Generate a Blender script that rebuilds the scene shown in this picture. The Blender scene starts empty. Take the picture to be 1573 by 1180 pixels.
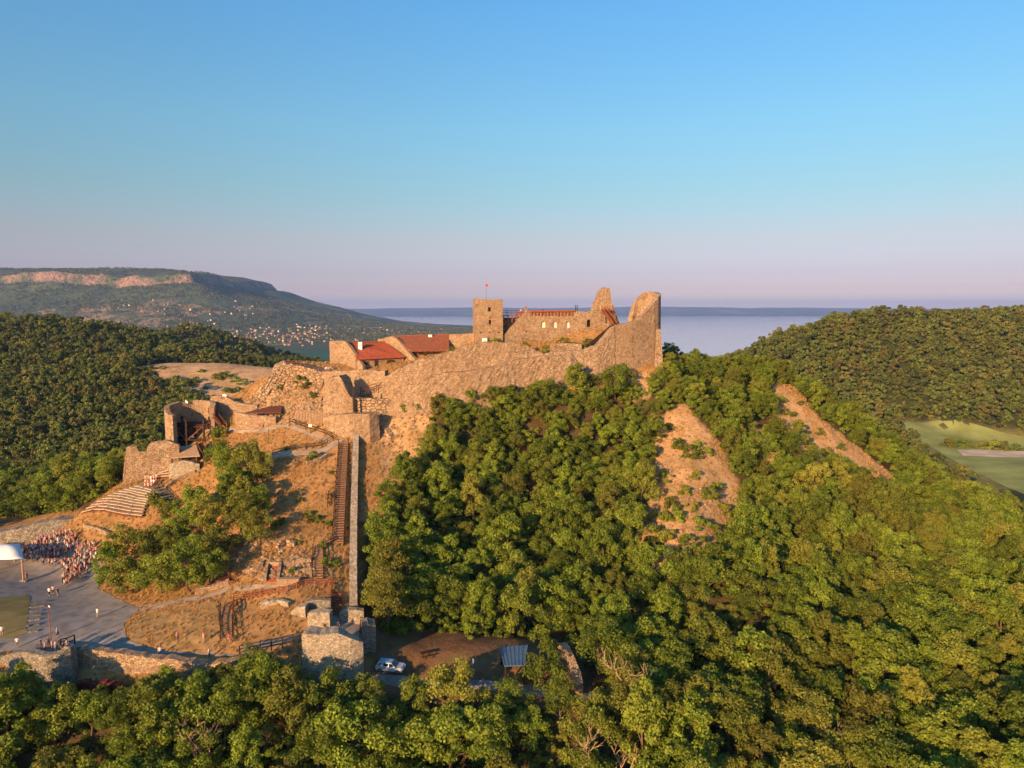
import bpy, bmesh, math, random
import numpy as np
from mathutils import Vector, Matrix, noise as mnoise
from mathutils.geometry import delaunay_2d_cdt
random.seed(7); RNG = np.random.default_rng(7)
SC = bpy.context.scene
COL = SC.collection
# ------------------------------------------------------------------ camera
F_PX, W_PX, H_PX = 1110.0, 1573.0, 1180.0
PITCH = math.atan((H_PX / 2 - 475) / F_PX)
cam = bpy.data.cameras.new('camera'); camo = bpy.data.objects.new('camera', cam); COL.objects.link(camo)
cam.sensor_width = 36.0; cam.lens = 36.0 * F_PX / W_PX
cam.clip_start = 1.0; cam.clip_end = 80000.0
camo.location = (0, 0, 0); camo.rotation_euler = (math.pi / 2 - PITCH, 0, 0)
SC.camera = camo
# ------------------------------------------------------------------ world and sun
SUN_EL, SUN_AZ = math.radians(15.0), math.radians(211.0)      # azimuth clockwise from +Y
w = bpy.data.worlds.new('World'); SC.world = w; w.use_nodes = True
nt = w.node_tree; nt.nodes.clear()
sky = nt.nodes.new('ShaderNodeTexSky'); sky.sky_type = 'NISHITA'; sky.sun_disc = False
sky.sun_elevation = SUN_EL; sky.sun_rotation = SUN_AZ; sky.altitude = 200
sky.air_density = 1.0; sky.dust_density = 1.0; sky.ozone_density = 2.0
tc = nt.nodes.new('ShaderNodeTexCoord'); sep = nt.nodes.new('ShaderNodeSeparateXYZ')
nt.links.new(tc.outputs['Generated'], sep.inputs[0])
mr = nt.nodes.new('ShaderNodeMapRange'); mr.inputs[1].default_value = 0.0; mr.inputs[2].default_value = 0.42
nt.links.new(sep.outputs['Z'], mr.inputs[0])
ramp = nt.nodes.new('ShaderNodeValToRGB')      # belt of Venus: pink-lavender low, clear blue above
RAMP = [(0.0, (1.95, 1.42, 1.64)), (0.014, (1.60, 1.16, 1.38)), (0.036, (1.14, 0.84, 1.06)), (0.066, (0.84, 0.63, 0.86)), (0.11, (0.715, 0.545, 0.74)), (0.219, (0.745, 0.595, 0.625)), (0.36, (0.65, 0.73, 0.68)), (0.552, (0.63, 0.88, 0.87)), (0.864, (0.56, 0.985, 1.14)), (1.0, (0.50, 0.96, 1.20))]
while len(ramp.color_ramp.elements) < len(RAMP): ramp.color_ramp.elements.new(0.5)
for e, (p, c) in zip(ramp.color_ramp.elements, RAMP): e.position = p; e.color = (*c, 1)
nt.links.new(mr.outputs[0], ramp.inputs[0])
mul = nt.nodes.new('ShaderNodeMix'); mul.data_type = 'RGBA'; mul.blend_type = 'MULTIPLY'; mul.inputs[0].default_value = 1.0
nt.links.new(sky.outputs[0], mul.inputs[6]); nt.links.new(ramp.outputs[0], mul.inputs[7])
bg = nt.nodes.new('ShaderNodeBackground'); bg.inputs[1].default_value = 0.097
out = nt.nodes.new('ShaderNodeOutputWorld')
nt.links.new(mul.outputs[2], bg.inputs[0]); nt.links.new(bg.outputs[0], out.inputs[0])
sl = bpy.data.lights.new('sun', 'SUN'); sl.energy = 5.0; sl.angle = math.radians(0.55); sl.color = (1.0, 0.585, 0.27)
so = bpy.data.objects.new('sun', sl); COL.objects.link(so)
to_sun = Vector((math.sin(SUN_AZ) * math.cos(SUN_EL), math.cos(SUN_AZ) * math.cos(SUN_EL), math.sin(SUN_EL)))
so.rotation_euler = to_sun.to_track_quat('Z', 'Y').to_euler(); so.location = to_sun * 300
SC.view_settings.view_transform = 'Standard'; SC.view_settings.look = 'None'
SC.view_settings.gamma = 1.0; SC.view_settings.use_curve_mapping = False
SC.view_settings.exposure = 0.95
SC.render.engine = 'CYCLES'
cy = SC.cycles
cy.use_adaptive_sampling = True; cy.adaptive_threshold = 0.02; cy.use_denoising = True
cy.max_bounces = 5; cy.diffuse_bounces = 2; cy.glossy_bounces = 2; cy.transmission_bounces = 2; cy.volume_bounces = 0
cy.transparent_max_bounces = 6; cy.caustics_reflective = False; cy.caustics_refractive = False

# ------------------------------------------------------------------ helpers
CP, SP = math.cos(PITCH), math.sin(PITCH)
def ray(px, py):
    xc, yc = (px - W_PX / 2) / F_PX, (H_PX / 2 - py) / F_PX
    return Vector((xc, CP + SP * yc, -SP + CP * yc))
def P(px, py, Y):                       # the point of the place seen at a picture point, Y metres ahead
    d = ray(px, py); return d * (Y / d.y)
def proj(X, Y, Z):                      # inverse, numpy friendly
    f = Y * CP - Z * SP; u = Y * SP + Z * CP
    return W_PX / 2 + F_PX * X / f, H_PX / 2 - F_PX * u / f
def tag(o, label=None, cat=None, group=None, kind='thing'):
    if label: o['label'] = label
    if cat: o['category'] = cat
    if group: o['group'] = group
    if kind: o['kind'] = kind
    return o
def link(o, parent=None):
    COL.objects.link(o)
    if parent is not None: o.parent = parent
    return o
def empty(name, loc=(0, 0, 0), rz=0):
    o = bpy.data.objects.new(name, None); COL.objects.link(o); o.location = loc; o.rotation_euler = (0, 0, rz)
    o.empty_display_size = 0.5
    return o
def mesh_obj(name, verts, faces, mats, parent=None, fmat=None, smooth=False):
    me = bpy.data.meshes.new(name); me.from_pydata([tuple(v) for v in verts], [], faces)
    for m in (mats if isinstance(mats, (list, tuple)) else [mats]): me.materials.append(m)
    if fmat is not None: me.polygons.foreach_set('material_index', np.asarray(fmat, dtype=np.int32))
    if smooth: me.polygons.foreach_set('use_smooth', np.ones(len(me.polygons), dtype=bool))
    me.update()
    return link(bpy.data.objects.new(name, me), parent)
class MB:                               # collects simple solids, then links them as one mesh
    def __init__(s): s.v = []; s.f = []
    def hexa(s, c):                     # eight corners: four below, four above
        n = len(s.v); s.v += [tuple(x) for x in c]
        s.f += [(n+3, n+2, n+1, n), (n+4, n+5, n+6, n+7)] + [(n+i, n+(i+1) % 4, n+4+(i+1) % 4, n+4+i) for i in range(4)]
        return s
    def box(s, x0, x1, y0, y1, z0, z1):
        return s.hexa([(x0,y0,z0),(x1,y0,z0),(x1,y1,z0),(x0,y1,z0),(x0,y0,z1),(x1,y0,z1),(x1,y1,z1),(x0,y1,z1)])
    def bar(s, a, b, wd, ht=None):      # a beam of width wd and height ht from a to b
        a, b = Vector(a), Vector(b); ht = ht or wd; d = b - a
        if d.length < 1e-6: return s
        d.normalize(); side = d.cross(Vector((0, 0, 1)))
        side = Vector((1, 0, 0)) if side.length < 1e-3 else side.normalized()
        up = side.cross(d).normalized(); x, y = side * wd / 2, up * ht / 2
        return s.hexa([a-x-y, b-x-y, b+x-y, a+x-y, a-x+y, b-x+y, b+x+y, a+x+y])
    def tube(s, pts, rad, n=6):
        base = len(s.v); k = len(pts)
        for i, p in enumerate(pts):
            p = Vector(p); d = (Vector(pts[min(i+1, k-1)]) - Vector(pts[max(i-1, 0)])).normalized()
            a = d.cross(Vector((0.31, 0.87, 0.39))).normalized(); b = d.cross(a); r = rad[i] if isinstance(rad, (list, tuple)) else rad
            for j in range(n):
                t = 2 * math.pi * j / n; s.v.append(tuple(p + a * r * math.cos(t) + b * r * math.sin(t)))
        for i in range(k - 1):
            for j in range(n):
                s.f.append((base+i*n+j, base+i*n+(j+1) % n, base+(i+1)*n+(j+1) % n, base+(i+1)*n+j))
        s.f.append(tuple(base+j for j in reversed(range(n)))); s.f.append(tuple(base+(k-1)*n+j for j in range(n)))
        return s
    def build(s, name, mat, parent=None, smooth=False): return mesh_obj(name, s.v, s.f, mat, parent, smooth=smooth)

# ------------------------------------------------------------------ materials
def new_mat(name, rough=0.9, spec=0.2):
    m = bpy.data.materials.new(name); m.use_nodes = True; t = m.node_tree
    b = t.nodes['Principled BSDF']; b.inputs['Roughness'].default_value = rough; b.inputs['Specular IOR Level'].default_value = spec
    return m, t, b
def nd(t, kind, **kw):
    n = t.nodes.new('ShaderNode' + kind)
    for k, v in kw.items():
        if k[0] == 'i' and k[1:].isdigit(): n.inputs[int(k[1:])].default_value = v
        else: setattr(n, k, v)
    return n
def mix(t, a, b, fac, mode='MIX'):
    m = t.nodes.new('ShaderNodeMix'); m.data_type = 'RGBA'; m.blend_type = mode
    for i, v in ((0, fac), (6, a), (7, b)):
        if hasattr(v, 'is_output'): t.links.new(v, m.inputs[i])
        else: m.inputs[i].default_value = (*v, 1) if isinstance(v, tuple) and len(v) == 3 else v
    return m.outputs[2]
def noise_fac(t, scale, detail=4, lo=0.35, hi=0.65, coords=None, rough=0.55):
    n = nd(t, 'TexNoise'); n.inputs['Scale'].default_value = scale; n.inputs['Detail'].default_value = detail; n.inputs['Roughness'].default_value = rough
    if coords is None:
        g = nd(t, 'NewGeometry'); coords = g.outputs['Position']
    t.links.new(coords, n.inputs['Vector'])
    r = nd(t, 'MapRange', i1=lo, i2=hi); t.links.new(n.outputs[0], r.inputs[0])
    return r.outputs[0]
def bump(t, b, height, strength, dist):
    bn = nd(t, 'Bump'); bn.inputs['Strength'].default_value = strength; bn.inputs['Distance'].default_value = dist
    t.links.new(height, bn.inputs['Height']); t.links.new(bn.outputs[0], b.inputs['Normal'])
def plain(name, col, rough=0.8, var=0.25, scale=3.0, spec=0.2):
    m, t, b = new_mat(name, rough, spec)
    f = noise_fac(t, scale, 4, 0.3, 0.7)
    c = mix(t, tuple(x * (1 - var) for x in col), tuple(min(1, x * (1 + var)) for x in col), f)
    t.links.new(c, b.inputs['Base Color'])
    return m
def stone_mat(name, c1, c2, c3, size=0.30, bumpd=0.07, patch=0.08):
    m, t, b = new_mat(name, 0.95, 0.15)
    g = nd(t, 'NewGeometry')
    mp = nd(t, 'Mapping'); mp.inputs['Scale'].default_value = (1, 1, 1.5); t.links.new(g.outputs['Position'], mp.inputs['Vector'])
    wob = nd(t, 'TexNoise'); wob.inputs['Scale'].default_value = 1.2; t.links.new(mp.outputs[0], wob.inputs['Vector'])
    add = nd(t, 'MixRGB', blend_type='ADD', i0=0.35); t.links.new(mp.outputs[0], add.inputs[1]); t.links.new(wob.outputs[1], add.inputs[2])
    v = nd(t, 'TexVoronoi', feature='F1'); v.inputs['Scale'].default_value = 1 / size; t.links.new(add.outputs[0], v.inputs['Vector'])
    e = nd(t, 'TexVoronoi', feature='DISTANCE_TO_EDGE'); e.inputs['Scale'].default_value = 1 / size; t.links.new(add.outputs[0], e.inputs['Vector'])
    sepc = nd(t, 'SeparateColor'); t.links.new(v.outputs['Color'], sepc.inputs[0])
    c = mix(t, c1, c2, sepc.outputs[0])
    big = noise_fac(t, patch, 5, 0.38, 0.68); hf = nd(t, 'Math', operation='MULTIPLY', i1=0.55); t.links.new(big, hf.inputs[0]); c = mix(t, c, c3, hf.outputs[0])
    spots = noise_fac(t, 0.9, 3, 0.55, 0.75); c = mix(t, c, tuple(x * 0.55 for x in c1), spots)
    ed = nd(t, 'MapRange', i1=0.0, i2=0.12); t.links.new(e.outputs['Distance'], ed.inputs[0])
    c = mix(t, tuple(x * 0.72 for x in c1), c, ed.outputs[0])
    wx = noise_fac(t, 0.35, 6, 0.42, 0.72, None, 0.7); hf2 = nd(t, 'Math', operation='MULTIPLY', i1=0.6); t.links.new(wx, hf2.inputs[0]); c = mix(t, c, (0.62, 0.56, 0.48), hf2.outputs[0], 'MULTIPLY')
    t.links.new(c, b.inputs['Base Color'])
    bump(t, b, ed.outputs[0], 0.9, bumpd)
    return m
M = {}
M['stone'] = stone_mat('castle_stone', (0.31, 0.21, 0.125), (0.60, 0.46, 0.31), (0.40, 0.265, 0.15), 0.34, 0.10)
M['stone_pale'] = stone_mat('pale_stone', (0.30, 0.25, 0.18), (0.70, 0.62, 0.48), (0.46, 0.38, 0.28), 0.28)
M['stone_grey'] = stone_mat('grey_stone', (0.17, 0.15, 0.12), (0.46, 0.42, 0.34), (0.26, 0.24, 0.18), 0.32)
M['rock'] = stone_mat('bare_rock', (0.36, 0.25, 0.15), (0.50, 0.38, 0.26), (0.36, 0.22, 0.11), 1.1, 0.3, 0.15)
M['wood'] = plain('brown_timber', (0.115, 0.042, 0.024), 0.75, 0.35, 2.5)
M['wood_step'] = plain('worn_step_timber', (0.25, 0.145, 0.085), 0.8, 0.3, 2.5)
M['wood_red'] = plain('red_brown_timber', (0.24, 0.075, 0.03), 0.75, 0.3, 2.5)
M['wood_pale'] = plain('weathered_timber', (0.34, 0.23, 0.14), 0.85, 0.3, 2.5)
M['wood_dark'] = plain('dark_timber', (0.035, 0.022, 0.016), 0.8, 0.3, 2.5)
M['white'] = plain('white_paint', (0.78, 0.77, 0.74), 0.6, 0.04)
M['plaster'] = plain('cream_plaster', (0.70, 0.62, 0.46), 0.85, 0.10)
M['metal'] = plain('grey_metal', (0.16, 0.16, 0.17), 0.5, 0.1)
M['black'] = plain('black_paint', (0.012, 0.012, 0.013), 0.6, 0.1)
M['flag_red'] = plain('red_cloth', (0.55, 0.03, 0.03), 0.8, 0.1)
M['flag_white'] = plain('white_cloth', (0.75, 0.72, 0.68), 0.8, 0.05)
# ------------------------------------------------------------------ terrain heights
CTRL = [  # picture x, y, metres ahead, offset from what is seen (canopy) to the soil
 # lower terrace
 (-150,985,105,0),(0,985,105,0),(0,900,127,0),(0,860,141,0),(100,870,138,0),(100,960,111,0),(200,985,105,0),(300,990,104,0),(200,930,118.5,0),(380,985,105.5,0),(80,835,150,0),(150,880,135,0),
 # grass mound and middle terrace
 (270,955,112,1.2),(330,935,116,1.5),(310,905,121,0.5),(400,905,118.5,0),(440,920,115,0.3),(440,960,110,0),(480,895,119,0),(420,880,121,0.5),(500,880,121,0),
 # grass slope beside the stairs
 (470,850,128,0),(430,830,130,0),(470,770,143,0),(430,740,147,0),(520,700,157,0),(430,690,158,0),(520,830,132,0),(535,760,145,0),(535,680,160,0),
 # bastion, benches, saddle
 (260,795,147,0),(130,800,147,0),(200,760,153,0),(250,735,158,0),(300,715,161,0),(340,690,165,0),(400,665,166,0),(250,700,168,-1),(330,640,176,0),(200,740,160,-1),(0,815,158,-1),(120,805,154,-0.5),
 (140,785,148.8,1.3),(180,787,148.5,0),(220,790,147.9,0),(160,770,151.6,1.2),(200,772,151.2,0),(240,774,150.8,0),(190,752,154.9,1.0),(222,752,154.9,0),(246,758,153.8,0),(120,795,147.0,1.2),(122,786,150.5,0.8),(140,772,154,0.6),
 # mound under the castle, left
 (450,650,168,0),(400,630,176,0),(460,600,180,0),(440,565,187,0),(400,585,192,0),(500,572,184,0),(540,570,185,0),(600,565,186,0),(640,552,190,0),(690,540,195,0),
 (520,640,170,0),(580,640,172,0),(600,600,174,-0.5),(640,605,172,0),(700,605,174,0),(800,596,177,0),(900,582,180,0),(980,578,183,0),(1010,572,186,0),
 # inside the walls
 (740,528,192,0),(800,528,196,0),(860,532,193,0),(930,530,192,0),(760,515,205,0),(900,505,206,0),(980,515,200,0),(1000,540,195,0),
 # wooded face
 (600,680,163,-1),(620,760,146,-2),(600,860,130,-2),(600,950,118,-1),(700,700,160,-4),(700,800,141,-5),(700,900,124,-5),(700,965,117,-0.5),(850,700,163,-4),(850,800,143,-6),(850,900,127,-6),(850,960,117,-4),
 (960,640,173,-4),(960,760,150,-4),(960,900,127,-6),
 # car park and track
 (600,1020,105,0),(700,1010,107,0),(780,1020,106,0),(880,1060,101,-0.5),(640,975,114.5,0),(930,1070,100,-0.5),
 # bare gully and right flank
 (1050,640,170,0),(1080,720,157,0),(1080,800,143,0),(1050,850,134,-1),(1060,930,122,-5),(1150,700,166,-3),(1150,800,149,-5),(1250,800,151,-5),(1250,900,131,-6),(1200,600,194,0),(1260,660,184,0),(1350,735,173,0),
 (1400,850,146,-6),(1500,900,135,-6),(1250,1000,114,-6),(1450,1000,114,-6),(1573,1000,115,-6),(1700,950,128,-6),(1060,1010,110,-6),
 # ridge to the right and behind it
 (1030,552,198,-3),(1100,552,204,-3.4),(1180,556,208,-3.4),(1250,592,206,-3.6),(1310,632,204,-5),(1400,700,200,-7),(1500,762,193,-8),(1573,800,187,-8),(1700,850,180,-6),
 # foreground
 (0,1090,88,-8),(200,1090,89,-8),(350,1075,91,-8),(450,1080,92,-7),(520,1090,92,-6),(620,1085,95,-7),(750,1100,93,-7),(850,1110,92,-7),(950,1110,92,-7),(1060,1110,94,-7),
 (0,1180,84,-8),(300,1180,84,-8),(600,1180,85,-8),(900,1180,86,-8),(1250,1180,88,-7),(1573,1180,89,-7),
 # back left of the castle
 (100,740,190,-7),(0,740,205,-8),(180,690,200,-8),(-150,780,200,-8),
 # wooded hill at the left
 (0,720,270,-8),(100,690,270,-8),(0,650,340,-8),(150,650,330,-8),(0,560,460,-8),(120,560,450,-8),(60,484,620,-8),(-150,484,640,-8),(200,500,620,-8),(300,533,600,-8),(400,552,560,-7),(470,560,560,-8),(-300,560,480,-8),
 # dry hillock behind the castle
 (225,570,432,0),(300,576,428,0),(400,572,430,0),(330,559,446,0),(420,566,440,0),(240,561,440,0),(320,612,388,0),(270,600,398,0),(390,605,392,0),(480,580,420,0),(340,590,412,0),(330,556,500,-6),(330,640,330,-6),
 # dark hill behind it
 (300,504,900,-8),(250,512,860,-8),(350,525,860,-8),(385,552,830,-8),
 # hill at the right
 (1370,470,640,-8),(1440,478,640,-8),(1520,472,670,-8),(1573,472,680,-8),(1750,480,690,-8),(1280,482,630,-8),(1200,506,600,-8),(1150,530,575,-8),(1110,552,560,-8),(1300,580,520,-8),(1200,560,530,-8),(1450,600,500,-8),(1400,638,492,-4),(1573,668,465,-6),(1500,560,560,-8),
 # valley meadow
 (1400,650,505,0),(1480,670,470,0),(1573,690,425,0),(1480,705,400,0),(1573,720,365,0),(1700,700,400,0),
]
pts, zs = [], []
for px, py, Y, dz in CTRL:
    p = P(px, py, Y); pts.append((p.x, p.y)); zs.append(p.z + dz)
for (X, Y, Z) in [(-84,60,-62),(-95,75,-55),(-115,85,-52),(-120,60,-54),(-100,95,-51),(-40,60,-74),(0,60,-75),(80,60,-73),(-140,100,-53),(-200,120,-60),(-260,60,-80),(0,20,-84),(-150,0,-84),(150,0,-84),(200,100,-70),(260,180,-76),(200,260,-80),(110,260,-62),(40,250,-40),(-20,245,-42),(-60,250,-55),(0,330,-85),(100,340,-92),(-80,300,-66),(-120,330,-60),
                  (0,480,-100),(100,520,-105),(-90,520,-75),(-150,640,-72),(-300,720,-55),(-450,760,-60),(-700,800,-90),(-300,1100,-110),(-560,1000,-105),(-650,420,-70),(-700,100,-100),(-400,-100,-95),(0,-200,-100),(500,-100,-100),(700,300,-95),(900,700,-60),(800,1000,-95),(500,900,-95),(350,820,-70),(100,900,-120),(250,700,-85),(150,620,-105),
                  (0,1300,-128),(-900,1300,-126),(900,1400,-128),(1400,800,-115),(1300,200,-115),(-1200,600,-120),(-1200,0,-120),(0,-700,-120),(900,-600,-120),(-800,-500,-120)]:
    pts.append((X, Y)); zs.append(Z)
pts = np.array(pts); zs = np.array(zs); CC = 9.0
def kern(a, b): return -np.sqrt(((a[:, None, :] - b[None, :, :]) ** 2).sum(-1) + CC * CC)
K = kern(pts, pts) + 0.6 * np.eye(len(pts)); n_ = len(pts)
A = np.zeros((n_ + 1, n_ + 1)); A[:n_, :n_] = K; A[n_, :n_] = 1; A[:n_, n_] = 1
SOL = np.linalg.solve(A, np.append(zs, 0))
FARZ = -130.0
def hgt_exact(X, Y):
    X = np.asarray(X, float).ravel(); Y = np.asarray(Y, float).ravel(); Z = np.empty(len(X))
    for i in range(0, len(X), 20000):
        q = np.stack([X[i:i+20000], Y[i:i+20000]], 1); Z[i:i+20000] = kern(q, pts) @ SOL[:n_] + SOL[n_]
    r = np.hypot(X, Y - 350); s = np.clip((r - 950) / 500, 0, 1); s = s * s * (3 - 2 * s)
    return np.maximum(Z * (1 - s) + (FARZ) * s, -131)
def axis(lo, hi, step, far_lo, far_hi, g):
    a = list(np.arange(lo, hi + 1e-6, step)); s = step
    while a[-1] < far_hi: s = min(s * g, 900); a.append(a[-1] + s)
    s = step
    while a[0] > far_lo: s = min(s * g, 900); a.insert(0, a[0] - s)
    return np.array(a)
GX = axis(-165, 175, 1.4, -20000, 20000, 1.045); GY = axis(82, 225, 1.4, -900, 32000, 1.045)
XX, YY = np.meshgrid(GX, GY); GZ = hgt_exact(XX, YY).reshape(XX.shape)
rough_ = np.array([mnoise.fractal(Vector((x * 0.09, y * 0.09, 3.1)), 0.9, 2.0, 5) for x, y in zip(XX.ravel(), YY.ravel())]).reshape(XX.shape)
near_ = np.exp(-((np.hypot(XX, YY - 150) / 330) ** 4))
flat_ = np.clip((np.abs(GZ + 50.2) - 0.6) / 1.5, 0.12, 1)                # the terrace stays level
GZ = GZ + rough_ * near_ * 0.75 * flat_
def hgt(X, Y):                                           # bilinear on the sheet itself
    X = np.asarray(X, float); Y = np.asarray(Y, float)
    i = np.clip(np.searchsorted(GX, X) - 1, 0, len(GX) - 2); j = np.clip(np.searchsorted(GY, Y) - 1, 0, len(GY) - 2)
    u = (X - GX[i]) / (GX[i+1] - GX[i]); v = (Y - GY[j]) / (GY[j+1] - GY[j])
    return (GZ[j, i] * (1-u) + GZ[j, i+1] * u) * (1-v) + (GZ[j+1, i] * (1-u) + GZ[j+1, i+1] * u) * v
def hz(x, y): return float(hgt(x, y))
def G(px, py, y0=60.0, y1=1500.0):                        # where a line of sight meets the soil
    d = ray(px, py); d = d / d.y; ys = np.concatenate([np.arange(y0, 260, 0.25), np.arange(260, y1, 2.0)])
    below = d.z * ys < hgt(d.x * ys, ys)
    if not below.any(): return d * y1
    k = int(np.argmax(below)); Y = ys[k]
    return Vector((d.x * Y, Y, hz(d.x * Y, Y)))
def inside(px, py, poly):
    poly = np.asarray(poly, float); px = np.asarray(px, float); py = np.asarray(py, float); r = np.zeros(px.shape, bool); j = len(poly) - 1
    for i in range(len(poly)):
        xi, yi = poly[i]; xj, yj = poly[j]
        r ^= ((yi > py) != (yj > py)) & (px < (xj - xi) * (py - yi) / (yj - yi + 1e-12) + xi); j = i
    return r
# zones by sight (ground seen inside these outlines, within a range of distances)
OPEN = [(-90,1050),(-90,800),(130,785),(190,735),(195,660),(250,600),(420,530),(520,490),(1030,470),(1026,578),(960,590),(860,606),(720,622),(660,645),(640,690),(605,730),(590,790),(556,800),(552,955),(590,975),(700,972),(765,985),(860,985),(905,1060),(905,1092),(780,1075),(620,1060),(575,1060),(460,1055),(370,1032),(330,1046),(130,1050)]
GULLY = [(1006,645),(1050,618),(1104,678),(1134,740),(1140,800),(1130,862),(1066,905),(996,890),(972,835),(1000,765),(1006,700)]
STRIP = [(1178,590),(1222,592),(1256,640),(1312,682),(1396,750),(1378,778),(1302,748),(1240,708),(1202,660)]
STRIP2 = [(1150,640),(1196,690),(1198,728),(1150,680)]
UNDER = [(955,578),(1022,570),(992,612),(972,612)]
LEFTBARE = [(575,650),(665,612),(655,680),(615,750),(597,795),(586,740)]
HILLOCK = [(195,566),(250,556),(330,555),(430,566),(520,575),(520,640),(330,640),(290,610),(235,590)]
MEADOW = [(1368,642),(1480,650),(1600,672),(1760,720),(1760,810),(1580,800),(1500,760),(1420,705)]
PX, PY = proj(XX, YY, GZ); vis_ = (YY > 30)
m_open = inside(PX, PY, OPEN) & (YY < 230) & vis_
m_soil = (inside(PX, PY, GULLY) | inside(PX, PY, STRIP) | inside(PX, PY, STRIP2) | inside(PX, PY, UNDER) | inside(PX, PY, LEFTBARE)) & (YY < 230) & vis_
m_lot = inside(PX, PY, [(552,955),(590,968),(700,965),(765,978),(860,985),(905,1060),(905,1095),(780,1080),(575,1065)]) & (YY < 135) & vis_
m_hil = inside(PX, PY, HILLOCK) & (YY > 300) & (YY < 520)
m_mea = inside(PX, PY, MEADOW) & (YY > 330) & (YY < 560)
m_far = np.hypot(XX, YY - 350) > 980
colr = np.empty(XX.shape + (4,)); colr[:] = (0.085, 0.062, 0.030, 1)
colr[(YY > 245) & (np.abs(XX) < 1000)] = (0.050, 0.058, 0.022, 1); colr[m_far] = (0.085, 0.10, 0.045, 1)
colr[m_open] = (0.41, 0.24, 0.10, 1); colr[m_soil] = (0.46, 0.31, 0.17, 1); m_rub = inside(PX, PY, [(366,632),(440,553),(520,568),(592,596),(604,640),(500,642),(440,655),(400,640)]) & (YY < 200) & (YY > 150); colr[m_rub] = (0.44, 0.30, 0.17, 1); colr[m_lot] = (0.20, 0.115, 0.06, 1)
colr[m_hil] = (0.52, 0.35, 0.20, 1); colr[m_mea] = (0.23, 0.22, 0.075, 1)
ny, nx = XX.shape
V = np.stack([XX.ravel(), YY.ravel(), GZ.ravel()], 1)
idx = np.arange(nx * ny).reshape(ny, nx)
FQ = np.stack([idx[:-1, :-1], idx[:-1, 1:], idx[1:, 1:], idx[1:, :-1]], -1).reshape(-1, 4)
def grid_mesh(name, V, FQ):
    me = bpy.data.meshes.new(name); me.vertices.add(len(V)); me.vertices.foreach_set('co', V.astype(np.float32).ravel())
    me.loops.add(FQ.size); me.loops.foreach_set('vertex_index', FQ.astype(np.int32).ravel())
    me.polygons.add(len(FQ)); me.polygons.foreach_set('loop_start', np.arange(0, FQ.size, FQ.shape[1], dtype=np.int32))
    me.polygons.foreach_set('use_smooth', np.ones(len(FQ), bool)); me.update(calc_edges=True); me.validate()
    return me
me = grid_mesh('terrain', V, FQ)
ca = me.color_attributes.new('zone', 'FLOAT_COLOR', 'POINT'); ca.data.foreach_set('color', colr.astype(np.float32).ravel())
m, t, b = new_mat('soil_and_dry_grass', 0.97, 0.1)
at = nd(t, 'VertexColor', layer_name='zone')
c = mix(t, at.outputs[0], (0.62, 0.58, 0.5), noise_fac(t, 0.12, 6, 0.35, 0.75), 'MULTIPLY')
c = mix(t, c, (1.3, 1.22, 1.05), noise_fac(t, 0.9, 5, 0.45, 0.75), 'MULTIPLY')
c = mix(t, c, (0.66, 0.60, 0.52), noise_fac(t, 0.42, 7, 0.48, 0.66, None, 0.7), 'MULTIPLY')
f2 = nd(t, 'Math', operation='MULTIPLY', i1=0.5); t.links.new(noise_fac(t, 0.22, 5, 0.56, 0.72), f2.inputs[0])
c = mix(t, c, (0.10, 0.115, 0.03), f2.outputs[0])
t.links.new(c, b.inputs['Base Color'])
bump(t, b, noise_fac(t, 1.1, 8, 0.2, 0.8, None, 0.7), 0.55, 0.3)
me.materials.append(m); M['soil'] = m
tag(link(bpy.data.objects.new('terrain', me)), kind='structure')

def drape(name, poly, mat, dz=0.06, step=1.0, world=False, kind='structure'):   # a sheet laid on the soil
    wp = [Vector((p[0], p[1])) if world else G(*p).to_2d() for p in poly]
    b2 = []
    for i, a in enumerate(wp):
        c2 = wp[(i + 1) % len(wp)]; k = max(1, int((c2 - a).length / step))
        b2 += [a.lerp(c2, j / k) for j in range(k)]
    xs = np.array([p.x for p in b2]); ys = np.array([p.y for p in b2])
    gx, gy = np.meshgrid(np.arange(xs.min(), xs.max(), step), np.arange(ys.min(), ys.max(), step))
    ins = inside(gx, gy, np.stack([xs, ys], 1)); allp = b2 + [Vector((float(x), float(y))) for x, y in zip(gx[ins], gy[ins])]
    nb = len(b2)
    r = delaunay_2d_cdt(allp, [], [list(range(nb))], 1, 1e-4)
    v = [(p.x, p.y, hz(p.x, p.y) + dz) for p in r[0]]
    o = mesh_obj(name, v, [f[::-1] if (Vector(r[0][f[1]]) - Vector(r[0][f[0]])).cross(Vector(r[0][f[2]]) - Vector(r[0][f[0]])) < 0 else f for f in r[2]], mat, smooth=True)
    return tag(o, kind=kind)

# ------------------------------------------------------------------ lake, far shore, table mountain, haze
m, t, b = new_mat('lake_water', 0.09, 0.5); b.inputs['Base Color'].default_value = (0.40, 0.43, 0.45, 1)
g_ = nd(t, 'NewGeometry'); mp = nd(t, 'Mapping'); mp.inputs['Scale'].default_value = (0.004, 0.05, 1); t.links.new(g_.outputs['Position'], mp.inputs[0])
bump(t, b, noise_fac(t, 4.0, 3, 0.2, 0.8, mp.outputs[0]), 0.02, 1.0)
shore = [(-9000,16500),(-5200,15500),(-3190,12000),(-2200,9600),(-1270,7600),(-700,5600),(-305,4450),(-60,3300),(60,2500),(260,2050),(900,1750),(2500,1700),(9000,2500),(16000,6000),(16000,17000)]
sv = [(x, y, FARZ + 0.6) for x, y in shore]
r = delaunay_2d_cdt([Vector(p) for p in shore], [], [list(range(len(shore)))], 1, 1e-4)
tag(mesh_obj('lake', [(p.x, p.y, FARZ + 0.6) for p in r[0]], [f[::-1] if (r[0][f[1]]-r[0][f[0]]).cross(r[0][f[2]]-r[0][f[0]]) < 0 else f for f in r[2]], m), kind='structure')

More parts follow.
